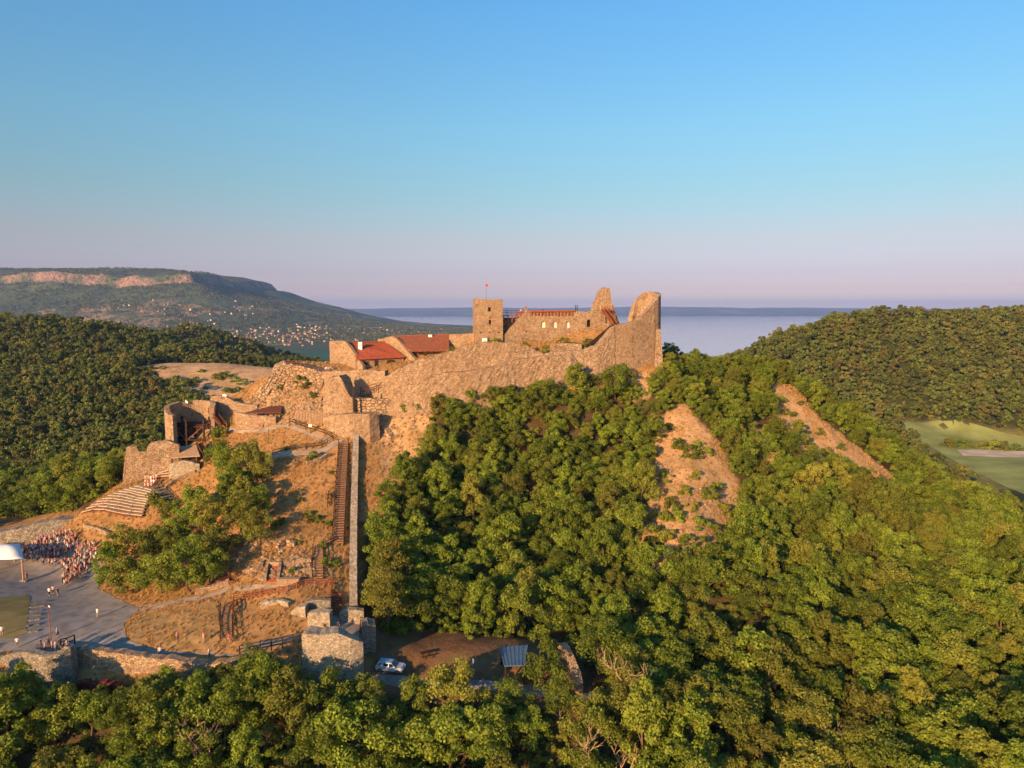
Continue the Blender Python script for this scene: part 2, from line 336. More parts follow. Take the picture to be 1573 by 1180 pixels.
m, t, b = new_mat('far_land', 0.95, 0.1)
v_ = nd(t, 'TexVoronoi'); v_.inputs['Scale'].default_value = 0.0016; g_ = nd(t, 'NewGeometry'); t.links.new(g_.outputs['Position'], v_.inputs['Vector'])
sp_ = nd(t, 'SeparateColor'); t.links.new(v_.outputs['Color'], sp_.inputs[0])
c = mix(t, (0.11, 0.12, 0.10), (0.24, 0.21, 0.16), nd(t, 'Math', operation='GREATER_THAN', i1=0.72).outputs[0])
gt = [n for n in t.nodes if n.type == 'MATH'][-1]; t.links.new(sp_.outputs[0], gt.inputs[0])
c = mix(t, c, (0.10, 0.115, 0.10), noise_fac(t, 0.002, 4, 0.4, 0.6)); t.links.new(c, b.inputs['Base Color'])
M['far_land'] = m
fx = np.linspace(-19000, 19000, 260); fy = np.array([12800, 13100, 13500, 14200, 15000, 16000, 17000, 18500, 20000, 22000, 25000])
def far_h(x, y):
    h = -131 + 14 * min(1, max(0, (y - 12900 - 500 * math.sin(x / 2300.0)) / 700.0))
    k = min(1, max(0, (y - 14000) / 5000.0)); k = k * k * (3 - 2 * k)
    return h + k * (142 + 20 * math.sin(x / 3100.0 + 0.6) + 38 * mnoise.noise(Vector((x / 2600.0, y / 5000.0, 1.0))) + 14 * mnoise.noise(Vector((x / 700.0, y / 1500.0, 5.0))))
FX, FY = np.meshgrid(fx, fy); FZ = np.array([far_h(x, y) for x, y in zip(FX.ravel(), FY.ravel())])
ii = np.arange(FX.size).reshape(FX.shape)
me = grid_mesh('far_hills', np.stack([FX.ravel(), FY.ravel(), FZ], 1), np.stack([ii[:-1, :-1], ii[:-1, 1:], ii[1:, 1:], ii[1:, :-1]], -1).reshape(-1, 4))
me.materials.append(M['far_land']); tag(link(bpy.data.objects.new('far_hills', me)), kind='structure')

PROF = np.array([(-2000, 252), (-600, 246), (-300, 234), (-110, 205), (0, 182), (26, 130), (110, 114), (180, 90), (280, 58), (470, 12), (720, -56), (936, -93), (1225, -116), (1500, -128), (1900, -136), (3000, -140)])
def mesa_h(X, Y):
    ex = np.maximum(X + 1760, 0); ey = np.maximum(4000 - Y, 0); ey2 = np.maximum(Y - 5400, 0)
    d_out = np.hypot(ex, np.maximum(ey * 0.98, ey2)); d_in = -np.minimum(np.maximum(-1760 - X, 0), np.minimum(np.maximum(Y - 4000, 0), np.maximum(5400 - Y, 0)))
    d = np.where(d_out > 0, d_out, d_in)
    nz = np.array([mnoise.fractal(Vector((x / 260.0, y / 260.0, 2.2)), 0.9, 2.0, 5) for x, y in zip(X.ravel(), Y.ravel())]).reshape(X.shape)
    ang = np.array([mnoise.noise(Vector((x / 420.0, y / 420.0, 9.0))) for x, y in zip(X.ravel(), Y.ravel())]).reshape(X.shape)
    d = d + 85 * ang * np.clip(1 - np.abs(d) / 900, 0, 1) * np.clip((4300 - Y) / 200, 0, 1)
    h = np.interp(d, PROF[:, 0], PROF[:, 1])
    zv = np.array([mnoise.noise(Vector((x / 330.0, y / 700.0, 6.0))) + .5 * mnoise.noise(Vector((x / 120.0, y / 300.0, 3.0))) for x, y in zip(X.ravel(), Y.ravel())]).reshape(X.shape)
    h = h + 34 * zv * np.exp(-(d / 230.0) ** 2)
    return h + nz * 7 * np.clip((h + 125) / 60, 0, 1)
mx = np.concatenate([np.arange(-5400, -2600, 30), np.arange(-2600, -1000, 16), np.arange(-1000, 700, 30)]); my = np.concatenate([np.arange(1750, 3700, 34), np.arange(3700, 4150, 14), np.arange(4150, 5700, 60)])
MX, MY = np.meshgrid(mx, my); MZ = mesa_h(MX, MY)
ii = np.arange(MX.size).reshape(MX.shape)
me = grid_mesh('table_mountain', np.stack([MX.ravel(), MY.ravel(), MZ.ravel()], 1), np.stack([ii[:-1, :-1], ii[:-1, 1:], ii[1:, 1:], ii[1:, :-1]], -1).reshape(-1, 4))
m, t, b = new_mat('wooded_mountain_with_cliffs', 0.95, 0.1)
g_ = nd(t, 'NewGeometry')
c = mix(t, (0.05, 0.075, 0.034), (0.11, 0.13, 0.052), noise_fac(t, 0.02, 6, 0.35, 0.65))
v_ = nd(t, 'TexVoronoi'); v_.inputs['Scale'].default_value = 0.0065; t.links.new(g_.outputs['Position'], v_.inputs['Vector'])
sp_ = nd(t, 'SeparateColor'); t.links.new(v_.outputs['Color'], sp_.inputs[0])
gt = nd(t, 'MapRange', i1=0.60, i2=0.66); t.links.new(sp_.outputs[0], gt.inputs[0])
sz = nd(t, 'SeparateXYZ'); t.links.new(g_.outputs['Position'], sz.inputs[0])
lowz = nd(t, 'MapRange', i1=60.0, i2=10.0); t.links.new(sz.outputs['Z'], lowz.inputs[0])
ml = nd(t, 'Math', operation='MULTIPLY'); t.links.new(gt.outputs[0], ml.inputs[0]); t.links.new(lowz.outputs[0], ml.inputs[1])
ml2 = nd(t, 'Math', operation='MULTIPLY'); t.links.new(ml.outputs[0], ml2.inputs[0]); t.links.new(noise_fac(t, 0.009, 4, 0.42, 0.55), ml2.inputs[1])
c = mix(t, c, (0.30, 0.215, 0.115), ml2.outputs[0])
sn = nd(t, 'SeparateXYZ'); t.links.new(g_.outputs['True Normal'], sn.inputs[0])
steep = nd(t, 'MapRange', i1=0.86, i2=0.72); t.links.new(sn.outputs['Z'], steep.inputs[0])
rk = nd(t, 'Math', operation='MULTIPLY'); t.links.new(steep.outputs[0], rk.inputs[0]); t.links.new(noise_fac(t, 0.0065, 6, 0.44, 0.56), rk.inputs[1])
c = mix(t, c, mix(t, (0.17, 0.12, 0.09), (0.34, 0.23, 0.16), noise_fac(t, 0.05, 4)), rk.outputs[0])
t.links.new(c, b.inputs['Base Color']); bump(t, b, noise_fac(t, 0.07, 4, 0.2, 0.8), 1.0, 9.0)
me.materials.append(m); tag(link(bpy.data.objects.new('table_mountain', me)), kind='structure')
def mesa_z(x, y):
    return float(mesa_h(np.array([[x]]), np.array([[y]]))[0, 0])

def build_haze():
    o = MB().box(-21000, 21000, -1500, 27000, -142, 285).build('haze', [])
    o.data.materials.clear(); mm = bpy.data.materials.new('air_haze'); mm.use_nodes = True; tt = mm.node_tree; tt.nodes.clear()
    pv = tt.nodes.new('ShaderNodeVolumePrincipled'); pv.inputs['Density'].default_value = 5.5e-5; pv.inputs['Color'].default_value = (0.28, 0.48, 1.0, 1); pv.inputs['Anisotropy'].default_value = 0.0
    oo = tt.nodes.new('ShaderNodeOutputMaterial'); tt.links.new(pv.outputs[0], oo.inputs['Volume']); o.data.materials.append(mm)
    o['kind'] = 'stuff'; o.display_type = 'WIRE'
build_haze()
# ------------------------------------------------------------------ foliage
def leaf_mat(name, dark, light, dry):
    m, t, b = new_mat(name, 0.6, 0.25)
    oi = nd(t, 'ObjectInfo'); at = nd(t, 'VertexColor', layer_name='tone')
    c = mix(t, dark, light, at.outputs[0])
    r = nd(t, 'MapRange', i1=0.55, i2=1.0, i3=0.0, i4=0.75); t.links.new(oi.outputs['Random'], r.inputs[0])
    c = mix(t, c, dry, r.outputs[0])
    m2 = nd(t, 'Math', operation='MULTIPLY', i1=7.31); t.links.new(oi.outputs['Random'], m2.inputs[0])
    fr = nd(t, 'Math', operation='FRACT'); t.links.new(m2.outputs[0], fr.inputs[0])
    v = nd(t, 'MapRange', i3=0.62, i4=1.25); t.links.new(fr.outputs[0], v.inputs[0])
    hs = nd(t, 'HueSaturation'); t.links.new(v.outputs[0], hs.inputs['Value']); t.links.new(c, hs.inputs['Color'])
    t.links.new(hs.outputs[0], b.inputs['Base Color'])
    tr = nd(t, 'BsdfTranslucent'); t.links.new(hs.outputs[0], tr.inputs[0])
    ms = nd(t, 'MixShader', i0=0.36); t.links.new(b.outputs[0], ms.inputs[1]); t.links.new(tr.outputs[0], ms.inputs[2])
    t.links.new(ms.outputs[0], t.nodes['Material Output'].inputs['Surface'])
    return m
M['leaf'] = leaf_mat('broadleaf_foliage', (0.078, 0.128, 0.011), (0.265, 0.340, 0.034), (0.255, 0.235, 0.038))
M['leaf_far'] = leaf_mat('woodland_foliage', (0.080, 0.116, 0.020), (0.205, 0.240, 0.042), (0.235, 0.195, 0.052))
M['bark'] = plain('grey_brown_bark', (0.12, 0.085, 0.055), 0.9, 0.3)
M['bark_pale'] = plain('dead_pale_wood', (0.42, 0.29, 0.17), 0.9, 0.25)

def crown_mesh(name, seed, r, h, nclump, nleaf, leaf, mat, cone=False, low=0.12):
    rg = np.random.default_rng(seed); V, tone = [], []
    for _ in range(nclump):
        a = rg.uniform(0, 2 * math.pi); u = rg.uniform(0, 1)
        if cone: zc = h * u ** 1.1; rr = r * (1 - u) ** 0.62 * rg.uniform(0.55, 0.95); cr = r * (0.16 + 0.22 * (1 - u))
        else:
            zc = h * (low + (1 - low) * u ** 0.75) * rg.uniform(0.86, 1.02); prof = math.sqrt(max(0.05, 1 - ((zc / h - 0.42) / 0.62) ** 2))
            rr = r * prof * rg.uniform(0.30, 0.98) * (1 + 0.18 * math.sin(2 * a + seed)); cr = r * rg.uniform(0.20, 0.36)
        c = np.array([rr * math.cos(a), rr * math.sin(a), zc])
        n = nleaf // nclump
        d = rg.normal(size=(n, 3)); d[:, 2] += 0.35; d /= np.linalg.norm(d, axis=1)[:, None]
        p = c + d * cr * rg.uniform(0.62, 1.08, (n, 1)) * np.array([1, 1, 0.78])
        nn = d * 0.75 + rg.normal(size=(n, 3)) * 0.42; nn /= np.linalg.norm(nn, axis=1)[:, None]
        tx = np.cross(nn, rg.normal(size=(n, 3))); tx /= np.linalg.norm(tx, axis=1)[:, None]; ty = np.cross(nn, tx)
        s = leaf * rg.uniform(0.6, 1.3, (n, 1)); s2 = s * rg.uniform(0.5, 0.85, (n, 1))
        V.append(np.stack([p - tx * s, p - ty * s2 + nn * s * 0.15, p + tx * s, p + ty * s2 + nn * s * 0.15], 1))
        tone.append(np.clip(rg.uniform(0.2, 0.8) + rg.normal(size=n) * 0.18, 0, 1))
    V = np.concatenate(V).reshape(-1, 3); tone = np.concatenate(tone); V[:, 2] = np.maximum(V[:, 2], 0.05)
    me = grid_mesh(name, V, np.arange(len(V)).reshape(-1, 4)); me.polygons.foreach_set('use_smooth', np.zeros(len(me.polygons), bool))
    ca = me.color_attributes.new('tone', 'FLOAT_COLOR', 'POINT')
    tt = np.repeat(tone, 4); ca.data.foreach_set('color', np.stack([tt, tt, tt, np.ones_like(tt)], 1).astype(np.float32).ravel())
    me.materials.append(mat); return me
def trunk_mesh(name, seed, h, r0, spread, mat, nb=5):
    rg = random.Random(seed); mb = MB(); lean = Vector((rg.uniform(-.1, .1), rg.uniform(-.1, .1), 0))
    top = Vector((0, 0, h * 0.72)) + lean * h
    mb.tube([(0, 0, -0.9), (0, 0, 0.2), tuple(Vector((0, 0, h * 0.35)) + lean * h * 0.3), tuple(top)], [r0 * 1.4, r0, r0 * 0.75, r0 * 0.25], 6)
    for k in range(nb):
        a = k * 2 * math.pi / nb + rg.uniform(-.5, .5); s = h * rg.uniform(0.22, 0.45); st = Vector((0, 0, s)) + lean * s
        e = st + Vector((math.cos(a) * spread, math.sin(a) * spread, h * rg.uniform(0.22, 0.4))) * rg.uniform(.6, .95)
        mb.tube([tuple(st), tuple(st.lerp(e, 0.5) + Vector((0, 0, 0.2))), tuple(e)], [r0 * 0.5, r0 * 0.3, r0 * 0.1], 5)
    o = mb; me = bpy.data.meshes.new(name); me.from_pydata(o.v, [], o.f); me.materials.append(mat); me.update(); return me
# unit trees: crown radius 3, height 7; scaled per tree
KINDS_N = 9
CROWNS = [crown_mesh('crown', 100 + k, (3.0, 2.5, 3.4)[k % 3], (6.3, 7.4, 5.6)[k % 3], (34, 44, 26, 40, 52, 30, 36, 48, 22)[k], 5600, (0.145, 0.13, 0.155)[(k // 3) % 3], M['leaf'], low=(0.12, 0.05, 0.2)[(k + k // 3) % 3]) for k in range(KINDS_N)]
TRUNKS = [trunk_mesh('trunk', 200 + k, 6.0, 0.17, 2.2, M['bark']) for k in range(KINDS_N)]
BUSHES = [crown_mesh('bush', 300 + k, 1.6, 1.9, 14, 1500, 0.13, M['leaf'], low=0.0) for k in range(5)]
CONE_CROWN = crown_mesh('crown', 400, 2.7, 8.2, 46, 5200, 0.15, M['leaf'], cone=True)
FARTREES = [crown_mesh('woodland_tree', 500 + k, 3.2, 7.5, 13, 620, 0.42, M['leaf_far'], low=0.05) for k in range(7)]
SPECKS = [crown_mesh('speck_tree', 600 + k, 5.0, 8.0, 6, 60, 1.9, M['leaf_far'], low=0.0) for k in range(3)]

def scatter(x0, x1, y0, y1, spacing, n, keep, seed):       # dart throwing on a hash grid; spacing may depend on place
    rg = np.random.default_rng(seed); X = rg.uniform(x0, x1, n); Y = rg.uniform(y0, y1, n)
    k = keep(X, Y); X, Y = X[k], Y[k]; S = spacing(X, Y); cell = 2.0; grid = {}; outp = []
    mx_ = float(S.max()) if len(S) else 1; R = int(math.ceil(mx_ / cell))
    for x, y, s in zip(X, Y, S):
        i, j = int(x // cell), int(y // cell); ok = True; rr = int(math.ceil(s / cell))
        for a in range(i - rr, i + rr + 1):
            for b_ in range(j - rr, j + rr + 1):
                for (qx, qy) in grid.get((a, b_), ()):
                    if (qx - x) ** 2 + (qy - y) ** 2 < s * s: ok = False; break
                if not ok: break
            if not ok: break
        if ok: grid.setdefault((i, j), []).append((x, y)); outp.append((x, y, s))
    return np.array(outp)
def stuff_points(name, P4, meshes, label, cat, zof=None):     # x, y, z, scale -> one object of instanced trees
    colk = bpy.data.collections.new(name + '_kinds')
    for k, me in enumerate(meshes): colk.objects.link(bpy.data.objects.new(name + '_kind', me))
    me = bpy.data.meshes.new(name); me.from_pydata([tuple(p[:3]) for p in P4], [], [])
    a = me.attributes.new('size', 'FLOAT', 'POINT'); a.data.foreach_set('value', P4[:, 3].astype(np.float32))
    a = me.attributes.new('turn', 'FLOAT', 'POINT'); a.data.foreach_set('value', RNG.uniform(0, 6.28, len(P4)).astype(np.float32))
    o = link(bpy.data.objects.new(name, me)); tag(o, label, cat, kind='stuff')
    ng = bpy.data.node_groups.new(name + '_scatter', 'GeometryNodeTree')
    ng.interface.new_socket('Geometry', in_out='INPUT', socket_type='NodeSocketGeometry'); ng.interface.new_socket('Geometry', in_out='OUTPUT', socket_type='NodeSocketGeometry')
    N = ng.nodes; L = ng.links; gi = N.new('NodeGroupInput'); go = N.new('NodeGroupOutput')
    ci = N.new('GeometryNodeCollectionInfo'); ci.inputs['Collection'].default_value = colk; ci.inputs['Separate Children'].default_value = True; ci.inputs['Reset Children'].default_value = True
    ip = N.new('GeometryNodeInstanceOnPoints'); ip.inputs['Pick Instance'].default_value = True
    rv = N.new('FunctionNodeRandomValue'); rv.data_type = 'INT'
    [s for s in rv.inputs if s.name == 'Min' and s.type == 'INT'][0].default_value = 0; [s for s in rv.inputs if s.name == 'Max' and s.type == 'INT'][0].default_value = len(meshes) - 1
    na = N.new('GeometryNodeInputNamedAttribute'); na.data_type = 'FLOAT'; na.inputs['Name'].default_value = 'size'
    nb_ = N.new('GeometryNodeInputNamedAttribute'); nb_.data_type = 'FLOAT'; nb_.inputs['Name'].default_value = 'turn'
    cx = N.new('ShaderNodeCombineXYZ'); er = N.new('FunctionNodeEulerToRotation')
    L.new(nb_.outputs[0], cx.inputs['Z']); L.new(cx.outputs[0], er.inputs[0]); L.new(er.outputs[0], ip.inputs['Rotation'])
    L.new(gi.outputs[0], ip.inputs['Points']); L.new(ci.outputs[0], ip.inputs['Instance']); L.new(na.outputs[0], ip.inputs['Scale'])
    L.new([s for s in rv.outputs if s.type == 'INT'][0], ip.inputs['Instance Index']); L.new(ip.outputs[0], go.inputs[0])
    o.modifiers.new('scatter', 'NODES').node_group = ng
    return o

# --- castle hill: trees as individuals, the rest as one wood
LIM = np.array([(-400,1036),(0,1046),(100,1056),(130,1060),(200,1056),(240,1030),(300,1036),(350,1030),(372,1000),(405,988),(440,992),(462,1030),(480,1046),(520,1040),(560,1022),(590,1040),(625,1032),(680,1028),(740,1038),(800,1048),(850,1052),(880,1078),(905,1090),(925,1060),(960,1000),(1100,900),(2200,0)], float)
def hill_keep(X, Y):
    Z = hgt(X, Y); px, py = proj(X, Y, Z)
    k = ~(inside(px, py, OPEN) & (Y < 230) & (Y > 96))
    for poly in (GULLY, STRIP, STRIP2, UNDER, LEFTBARE): k &= ~(inside(px, py, poly) & (Y < 232))
    k &= ~((px > 555) & (px < 920) & (py > 978) & (py < 1090) & (Y > 97)) | ((px > 905))
    k &= (px > -700) & (px < 1800) & (py > 400) & (py < 1420)
    k &= ~((X < -10) & (Y > 200) & (Y < 245) & (X > -75))          # castle mound's far side
    k &= ~((px > 560) & (px < 1020) & (Y > 180) & (Y < 225))
    k &= ~((px < 560) & (px > 120) & (Y > 100) & (Y < 170) & (py < 1062))
    k &= ~((px > 535) & (px < 582) & (Y > 104) & (Y < 150))
    k &= ~((px < 200) & (px > -700) & (Y > 98) & (Y < 166) & (py < 1080))
    return k
def hill_size(X, Y):
    Z = hgt(X, Y); s = np.clip(0.62 + (-Z - 20) / 40.0 * 0.5, 0.55, 1.12)
    return s
T = scatter(-190, 270, 44, 250, lambda X, Y: 3.7 * hill_size(X, Y), 60000, hill_keep, 11)
TX, TY = T[:, 0], T[:, 1]; TZ = hgt(TX, TY); TS = hill_size(TX, TY) * RNG.uniform(0.68, 1.36, len(T))
px, py = proj(TX, TY, TZ); pxt, pyt = proj(TX, TY, TZ + 6.4 * TS)
lim = np.interp(px, LIM[:, 0], LIM[:, 1])
fore = (TY < 104) & (px < 930)
allow = np.where(fore, np.clip((py - lim) / np.maximum(py - pyt, 1), 0, 1), 1)
TS = TS * np.where(allow < 1, allow, 1); ok = TS > 0.38
def hidden(X, Y, Z):                                             # is the top cut off by the terrain in front
    r = np.zeros(len(X), bool)
    for s in np.linspace(0.35, 0.97, 40): r |= hgt(X * s, Y * s) > Z * s + 1.0
    return r
ok &= ~(hidden(TX, TY, TZ + 6.5 * TS))
inview = (px > -60) & (px < 1633) & (pyt < 1200)
TX, TY, TZ, TS, px, py, pyt, inview = [a[ok] for a in (TX, TY, TZ, TS, px, py, pyt, inview)]
size_px = np.where(inview, (py - pyt) , -1)
order = np.argsort(-size_px); ind = set(order[:268].tolist())
print('castle hill trees', len(TX), 'in view', int(inview.sum()))
def put_tree(x, y, s, label, group, k, rz, sz=1.0, z=None, name='broadleaf_tree', crown=None, trunk=True):
    e = empty(name, (x, y, (hz(x, y) if z is None else z) - 0.05), rz); e.scale = (s, s, s * sz)
    tag(e, label, 'tree', group)
    c = link(bpy.data.objects.new('crown', crown or CROWNS[k % KINDS_N]), e); c.location = (0, 0, 0.55)
    if trunk: link(bpy.data.objects.new('trunk', TRUNKS[k % KINDS_N]), e)
    return e
def zone(px, py, Y):
    if Y < 104 and px < 930:
        for lim_, w_ in ((130, 'in front of the rounded lower bastion'), (350, 'below the long outer wall'), (560, 'in front of the pale gate block'), (720, 'in front of the parked car'), (830, 'in front of the tin-roofed shed'), (931, 'in front of the pointed ruin')):
            if px < lim_: return 'dark broadleaf tree ' + w_, 'trees ' + w_
    if px < 560: return 'olive green tree in the wood beyond the round bastion', 'trees beyond the bastion'
    up = 'upper' if py < 740 else 'middle' if py < 860 else 'lower'
    if px < 1010 and py < 1000:
        side = 'beside the stair wall' if px < 680 else 'under the keep' if px < 820 else 'left of the bare gully'
        return f'broadleaf tree on the {up} wooded slope {side}', f'{up} slope trees {side}'
    if px >= 1010 and py < 720: return ('olive green tree on the ridge between curved ruin and bare strip' if px < 1200 else 'olive green tree on the ridge beyond the bare earth strip'), ('ridge trees near the curved ruin' if px < 1200 else 'ridge trees beyond the strip')
    if py < 880:
        side = 'right of the bare gully' if px < 1200 else 'below the bare earth strip' if px < 1400 else 'towards the valley meadow'
        return f'sunlit broadleaf tree on the flank {side}', f'flank trees {side}'
    side = 'below the bare gully' if px < 1180 else 'far below the bare earth strip' if px < 1380 else 'at the right edge below the meadow'
    row = 'at the very foot of the hill' if py > 1090 else 'on the lower flank'
    return f'broadleaf tree {row} {side}', f'trees {row} {side}'
rest = []
for i in range(len(TX)):
    if i in ind:
        lb, gp = zone(px[i], py[i], TY[i]); put_tree(TX[i], TY[i], TS[i], lb, gp, int(RNG.integers(KINDS_N)), RNG.uniform(0, 6.28), RNG.uniform(0.85, 1.15))
    else: rest.append((TX[i], TY[i], TZ[i] + 0.3, TS[i]))
for k, x in enumerate(range(-14, 352, 17)):
    g = P(x, 1100, 92.0 + 2.2 * (k % 3)); zz = hz(g.x, g.y); a_, b_ = proj(g.x, g.y, zz); s_ = (b_ - np.interp(x, LIM[:, 0], LIM[:, 1]) - random.uniform(0, 9)) * (g.y * CP - zz * SP) / F_PX / CP / 6.7
    if s_ > .35: lb, gp = zone(x, 1100, g.y); put_tree(g.x, g.y, min(1.25, s_), lb, gp, k, k * 1.7)
stuff_points('hillside_wood', np.array(rest), CROWNS, 'rest of the broadleaf wood covering the castle hill', 'wood')

# --- woods of the neighbouring hills
def far_keep(X, Y):
    Z = hgt(X, Y); px, py = proj(X, Y, Z); k = (px > -420) & (px < 1950) & (np.hypot(X, Y - 350) < 1050)
    k &= ~(inside(px, py, HILLOCK) & (Y > 290) & (Y < 520)) & ~(inside(px, py, MEADOW) & (Y > 250) & (Y < 560))
    k &= ~((Y < 262) & (X > -60)) & ~((X > -120) & (X < -60) & (Y < 235))
    return k
FT = scatter(-900, 900, 235, 1150, lambda X, Y: np.where(Y < 420, 4.0, np.where(Y < 760, 4.4, 8.0)), 420000, far_keep, 21)
fx_, fy_ = FT[:, 0], FT[:, 1]; fz_ = hgt(fx_, fy_); fs_ = RNG.uniform(0.65, 1.5, len(FT)) * np.where(fy_ > 760, 1.6, np.where(fy_ > 420, 1.05, 0.95))
k = ~hidden(fx_, fy_, fz_ + 8.5 * fs_); fx_, fy_, fz_, fs_ = fx_[k], fy_[k], fz_[k], fs_[k]
print('far trees', len(fx_))
lft = fx_ < 0
stuff_points('left_hill_forest', np.stack([fx_, fy_, fz_ - 0.6, fs_], 1)[lft], FARTREES, 'dense forest covering the rounded hill behind the bastion', 'forest')
stuff_points('right_hill_forest', np.stack([fx_, fy_, fz_ - 0.6, fs_], 1)[~lft], FARTREES, 'dense forest covering the hill above the valley meadow', 'forest')
# --- trees on the table mountain's slope and along the lake shore
sx = RNG.uniform(-5200, 650, 42000); sy = RNG.uniform(2050, 4700, 42000); szz = mesa_h(sx.reshape(1, -1), sy.reshape(1, -1)).ravel()
dens = np.array([mnoise.noise(Vector((x / 170.0, y / 170.0, 4.0))) for x, y in zip(sx, sy)])
spx, _ = proj(sx, sy, szz); k = (dens > -0.18) & (szz > -129) & (spx > -350) & (spx < 800)
stuff_points('mountain_wood', np.stack([sx, sy, szz - 1, RNG.uniform(0.6, 1.25, len(sx))], 1)[k], SPECKS, 'scattered trees over the slopes of the table mountain', 'wood')

# --- undergrowth under the castle hill's trees
UG = scatter(-150, 200, 60, 225, lambda X, Y: np.full(len(X), 2.1), 50000, hill_keep, 31)
ux, uy = UG[:, 0], UG[:, 1]; uz = hgt(ux, uy); us = RNG.uniform(0.6, 1.25, len(UG)); upx, upy = proj(ux, uy, uz); _, upt = proj(ux, uy, uz + 2.2 * us)
k = ~hidden(ux, uy, uz + 2 * us) & (upx > -40) & (upx < 1620) & (upt < 1200) & ~((uy < 104) & (upt < np.interp(upx, LIM[:, 0], LIM[:, 1])) & (upx < 930))
stuff_points('undergrowth', np.stack([ux, uy, uz - .15, us], 1)[k], BUSHES, 'low green undergrowth between the trees of the castle hill', 'undergrowth')
# --- trees standing out of the picture to the left, whose long shadows fall on the lower terrace
for k in range(26):
    x, y = random.uniform(-112, -76), random.uniform(52, 82)
    if x > -0.72 * y - 12: continue
    put_tree(x, y, random.uniform(1.25, 1.55), 'tall tree beyond the left edge shading the lower terrace', 'trees shading the terrace', k, random.uniform(0, 6.3))
# --- dry grass
def tuft(seed):
    rg = np.random.default_rng(seed); V = []
    for _ in range(26):
        a = rg.uniform(0, 6.28); r = rg.uniform(0, .45); p = np.array([r * math.cos(a), r * math.sin(a), -0.05]); d = np.array([rg.normal() * .18, rg.normal() * .18, rg.uniform(.3, .62)]); s = np.array([math.sin(a), -math.cos(a), 0]) * rg.uniform(.025, .05)
        V += [p - s, p + s, p + d + s * .3, p + d - s * .3]
    me = grid_mesh('grass_tuft', np.array(V), np.arange(len(V)).reshape(-1, 4)); me.materials.append(M['drygrass']); return me
m, t, b = new_mat('dry_grass_blades', 0.9, 0.1); oi = nd(t, 'ObjectInfo'); rr_ = nd(t, 'ValToRGB')
for p_, c_ in ((0, (.48, .27, .10)), (.55, (.42, .25, .09)), (.9, (.34, .22, .08)), (1, (.2, .18, .05))):
    e = rr_.color_ramp.elements[0] if p_ == 0 else rr_.color_ramp.elements[-1] if p_ == 1 else rr_.color_ramp.elements.new(p_); e.position = p_; e.color = (*c_, 1)
t.links.new(oi.outputs['Random'], rr_.inputs[0]); t.links.new(rr_.outputs[0], b.inputs['Base Color']); M['drygrass'] = m
PAVED = [[(-60,1006),(-60,850),(0,850),(40,838),(100,828),(150,845),(160,880),(150,905),(190,925),(215,935),(190,960),(195,985),(240,1000),(300,1004),(372,1008),(372,992),(415,985),(460,974),(460,984),(372,1012),(240,1008),(125,995),(60,1000)],
 [(505,985),(508,948),(524,948),(524,955),(553,955),(556,985)], [(400,704),(410,697),(470,692),(496,690),(512,678),(528,676),(530,682),(514,686),(500,697),(470,700),(415,706)], [(300,664),(330,656),(370,660),(400,660),(440,652),(470,662),(512,675),(505,680),(465,667),(438,657),(400,666),(360,665),(330,662),(304,669)]]
n = 60000; gx_ = RNG.uniform(-112, 130, n); gy_ = RNG.uniform(96, 215, n); gz_ = hgt(gx_, gy_); gpx, gpy = proj(gx_, gy_, gz_)
k = inside(gpx, gpy, OPEN) | inside(gpx, gpy, GULLY) | inside(gpx, gpy, STRIP) | inside(gpx, gpy, LEFTBARE)
for poly in PAVED: k &= ~inside(gpx, gpy, poly)
k &= ~((gpx > 560) & (gpy > 955)); k &= np.array([mnoise.noise(Vector((x * .25, y * .25, 0))) for x, y in zip(gx_, gy_)]) > -0.45
stuff_points('dry_grass', np.stack([gx_, gy_, gz_, RNG.uniform(.35, .9, n)], 1)[k], [tuft(s_) for s_ in (1, 2, 3)], 'dry golden grass on the open castle slopes', 'grass')
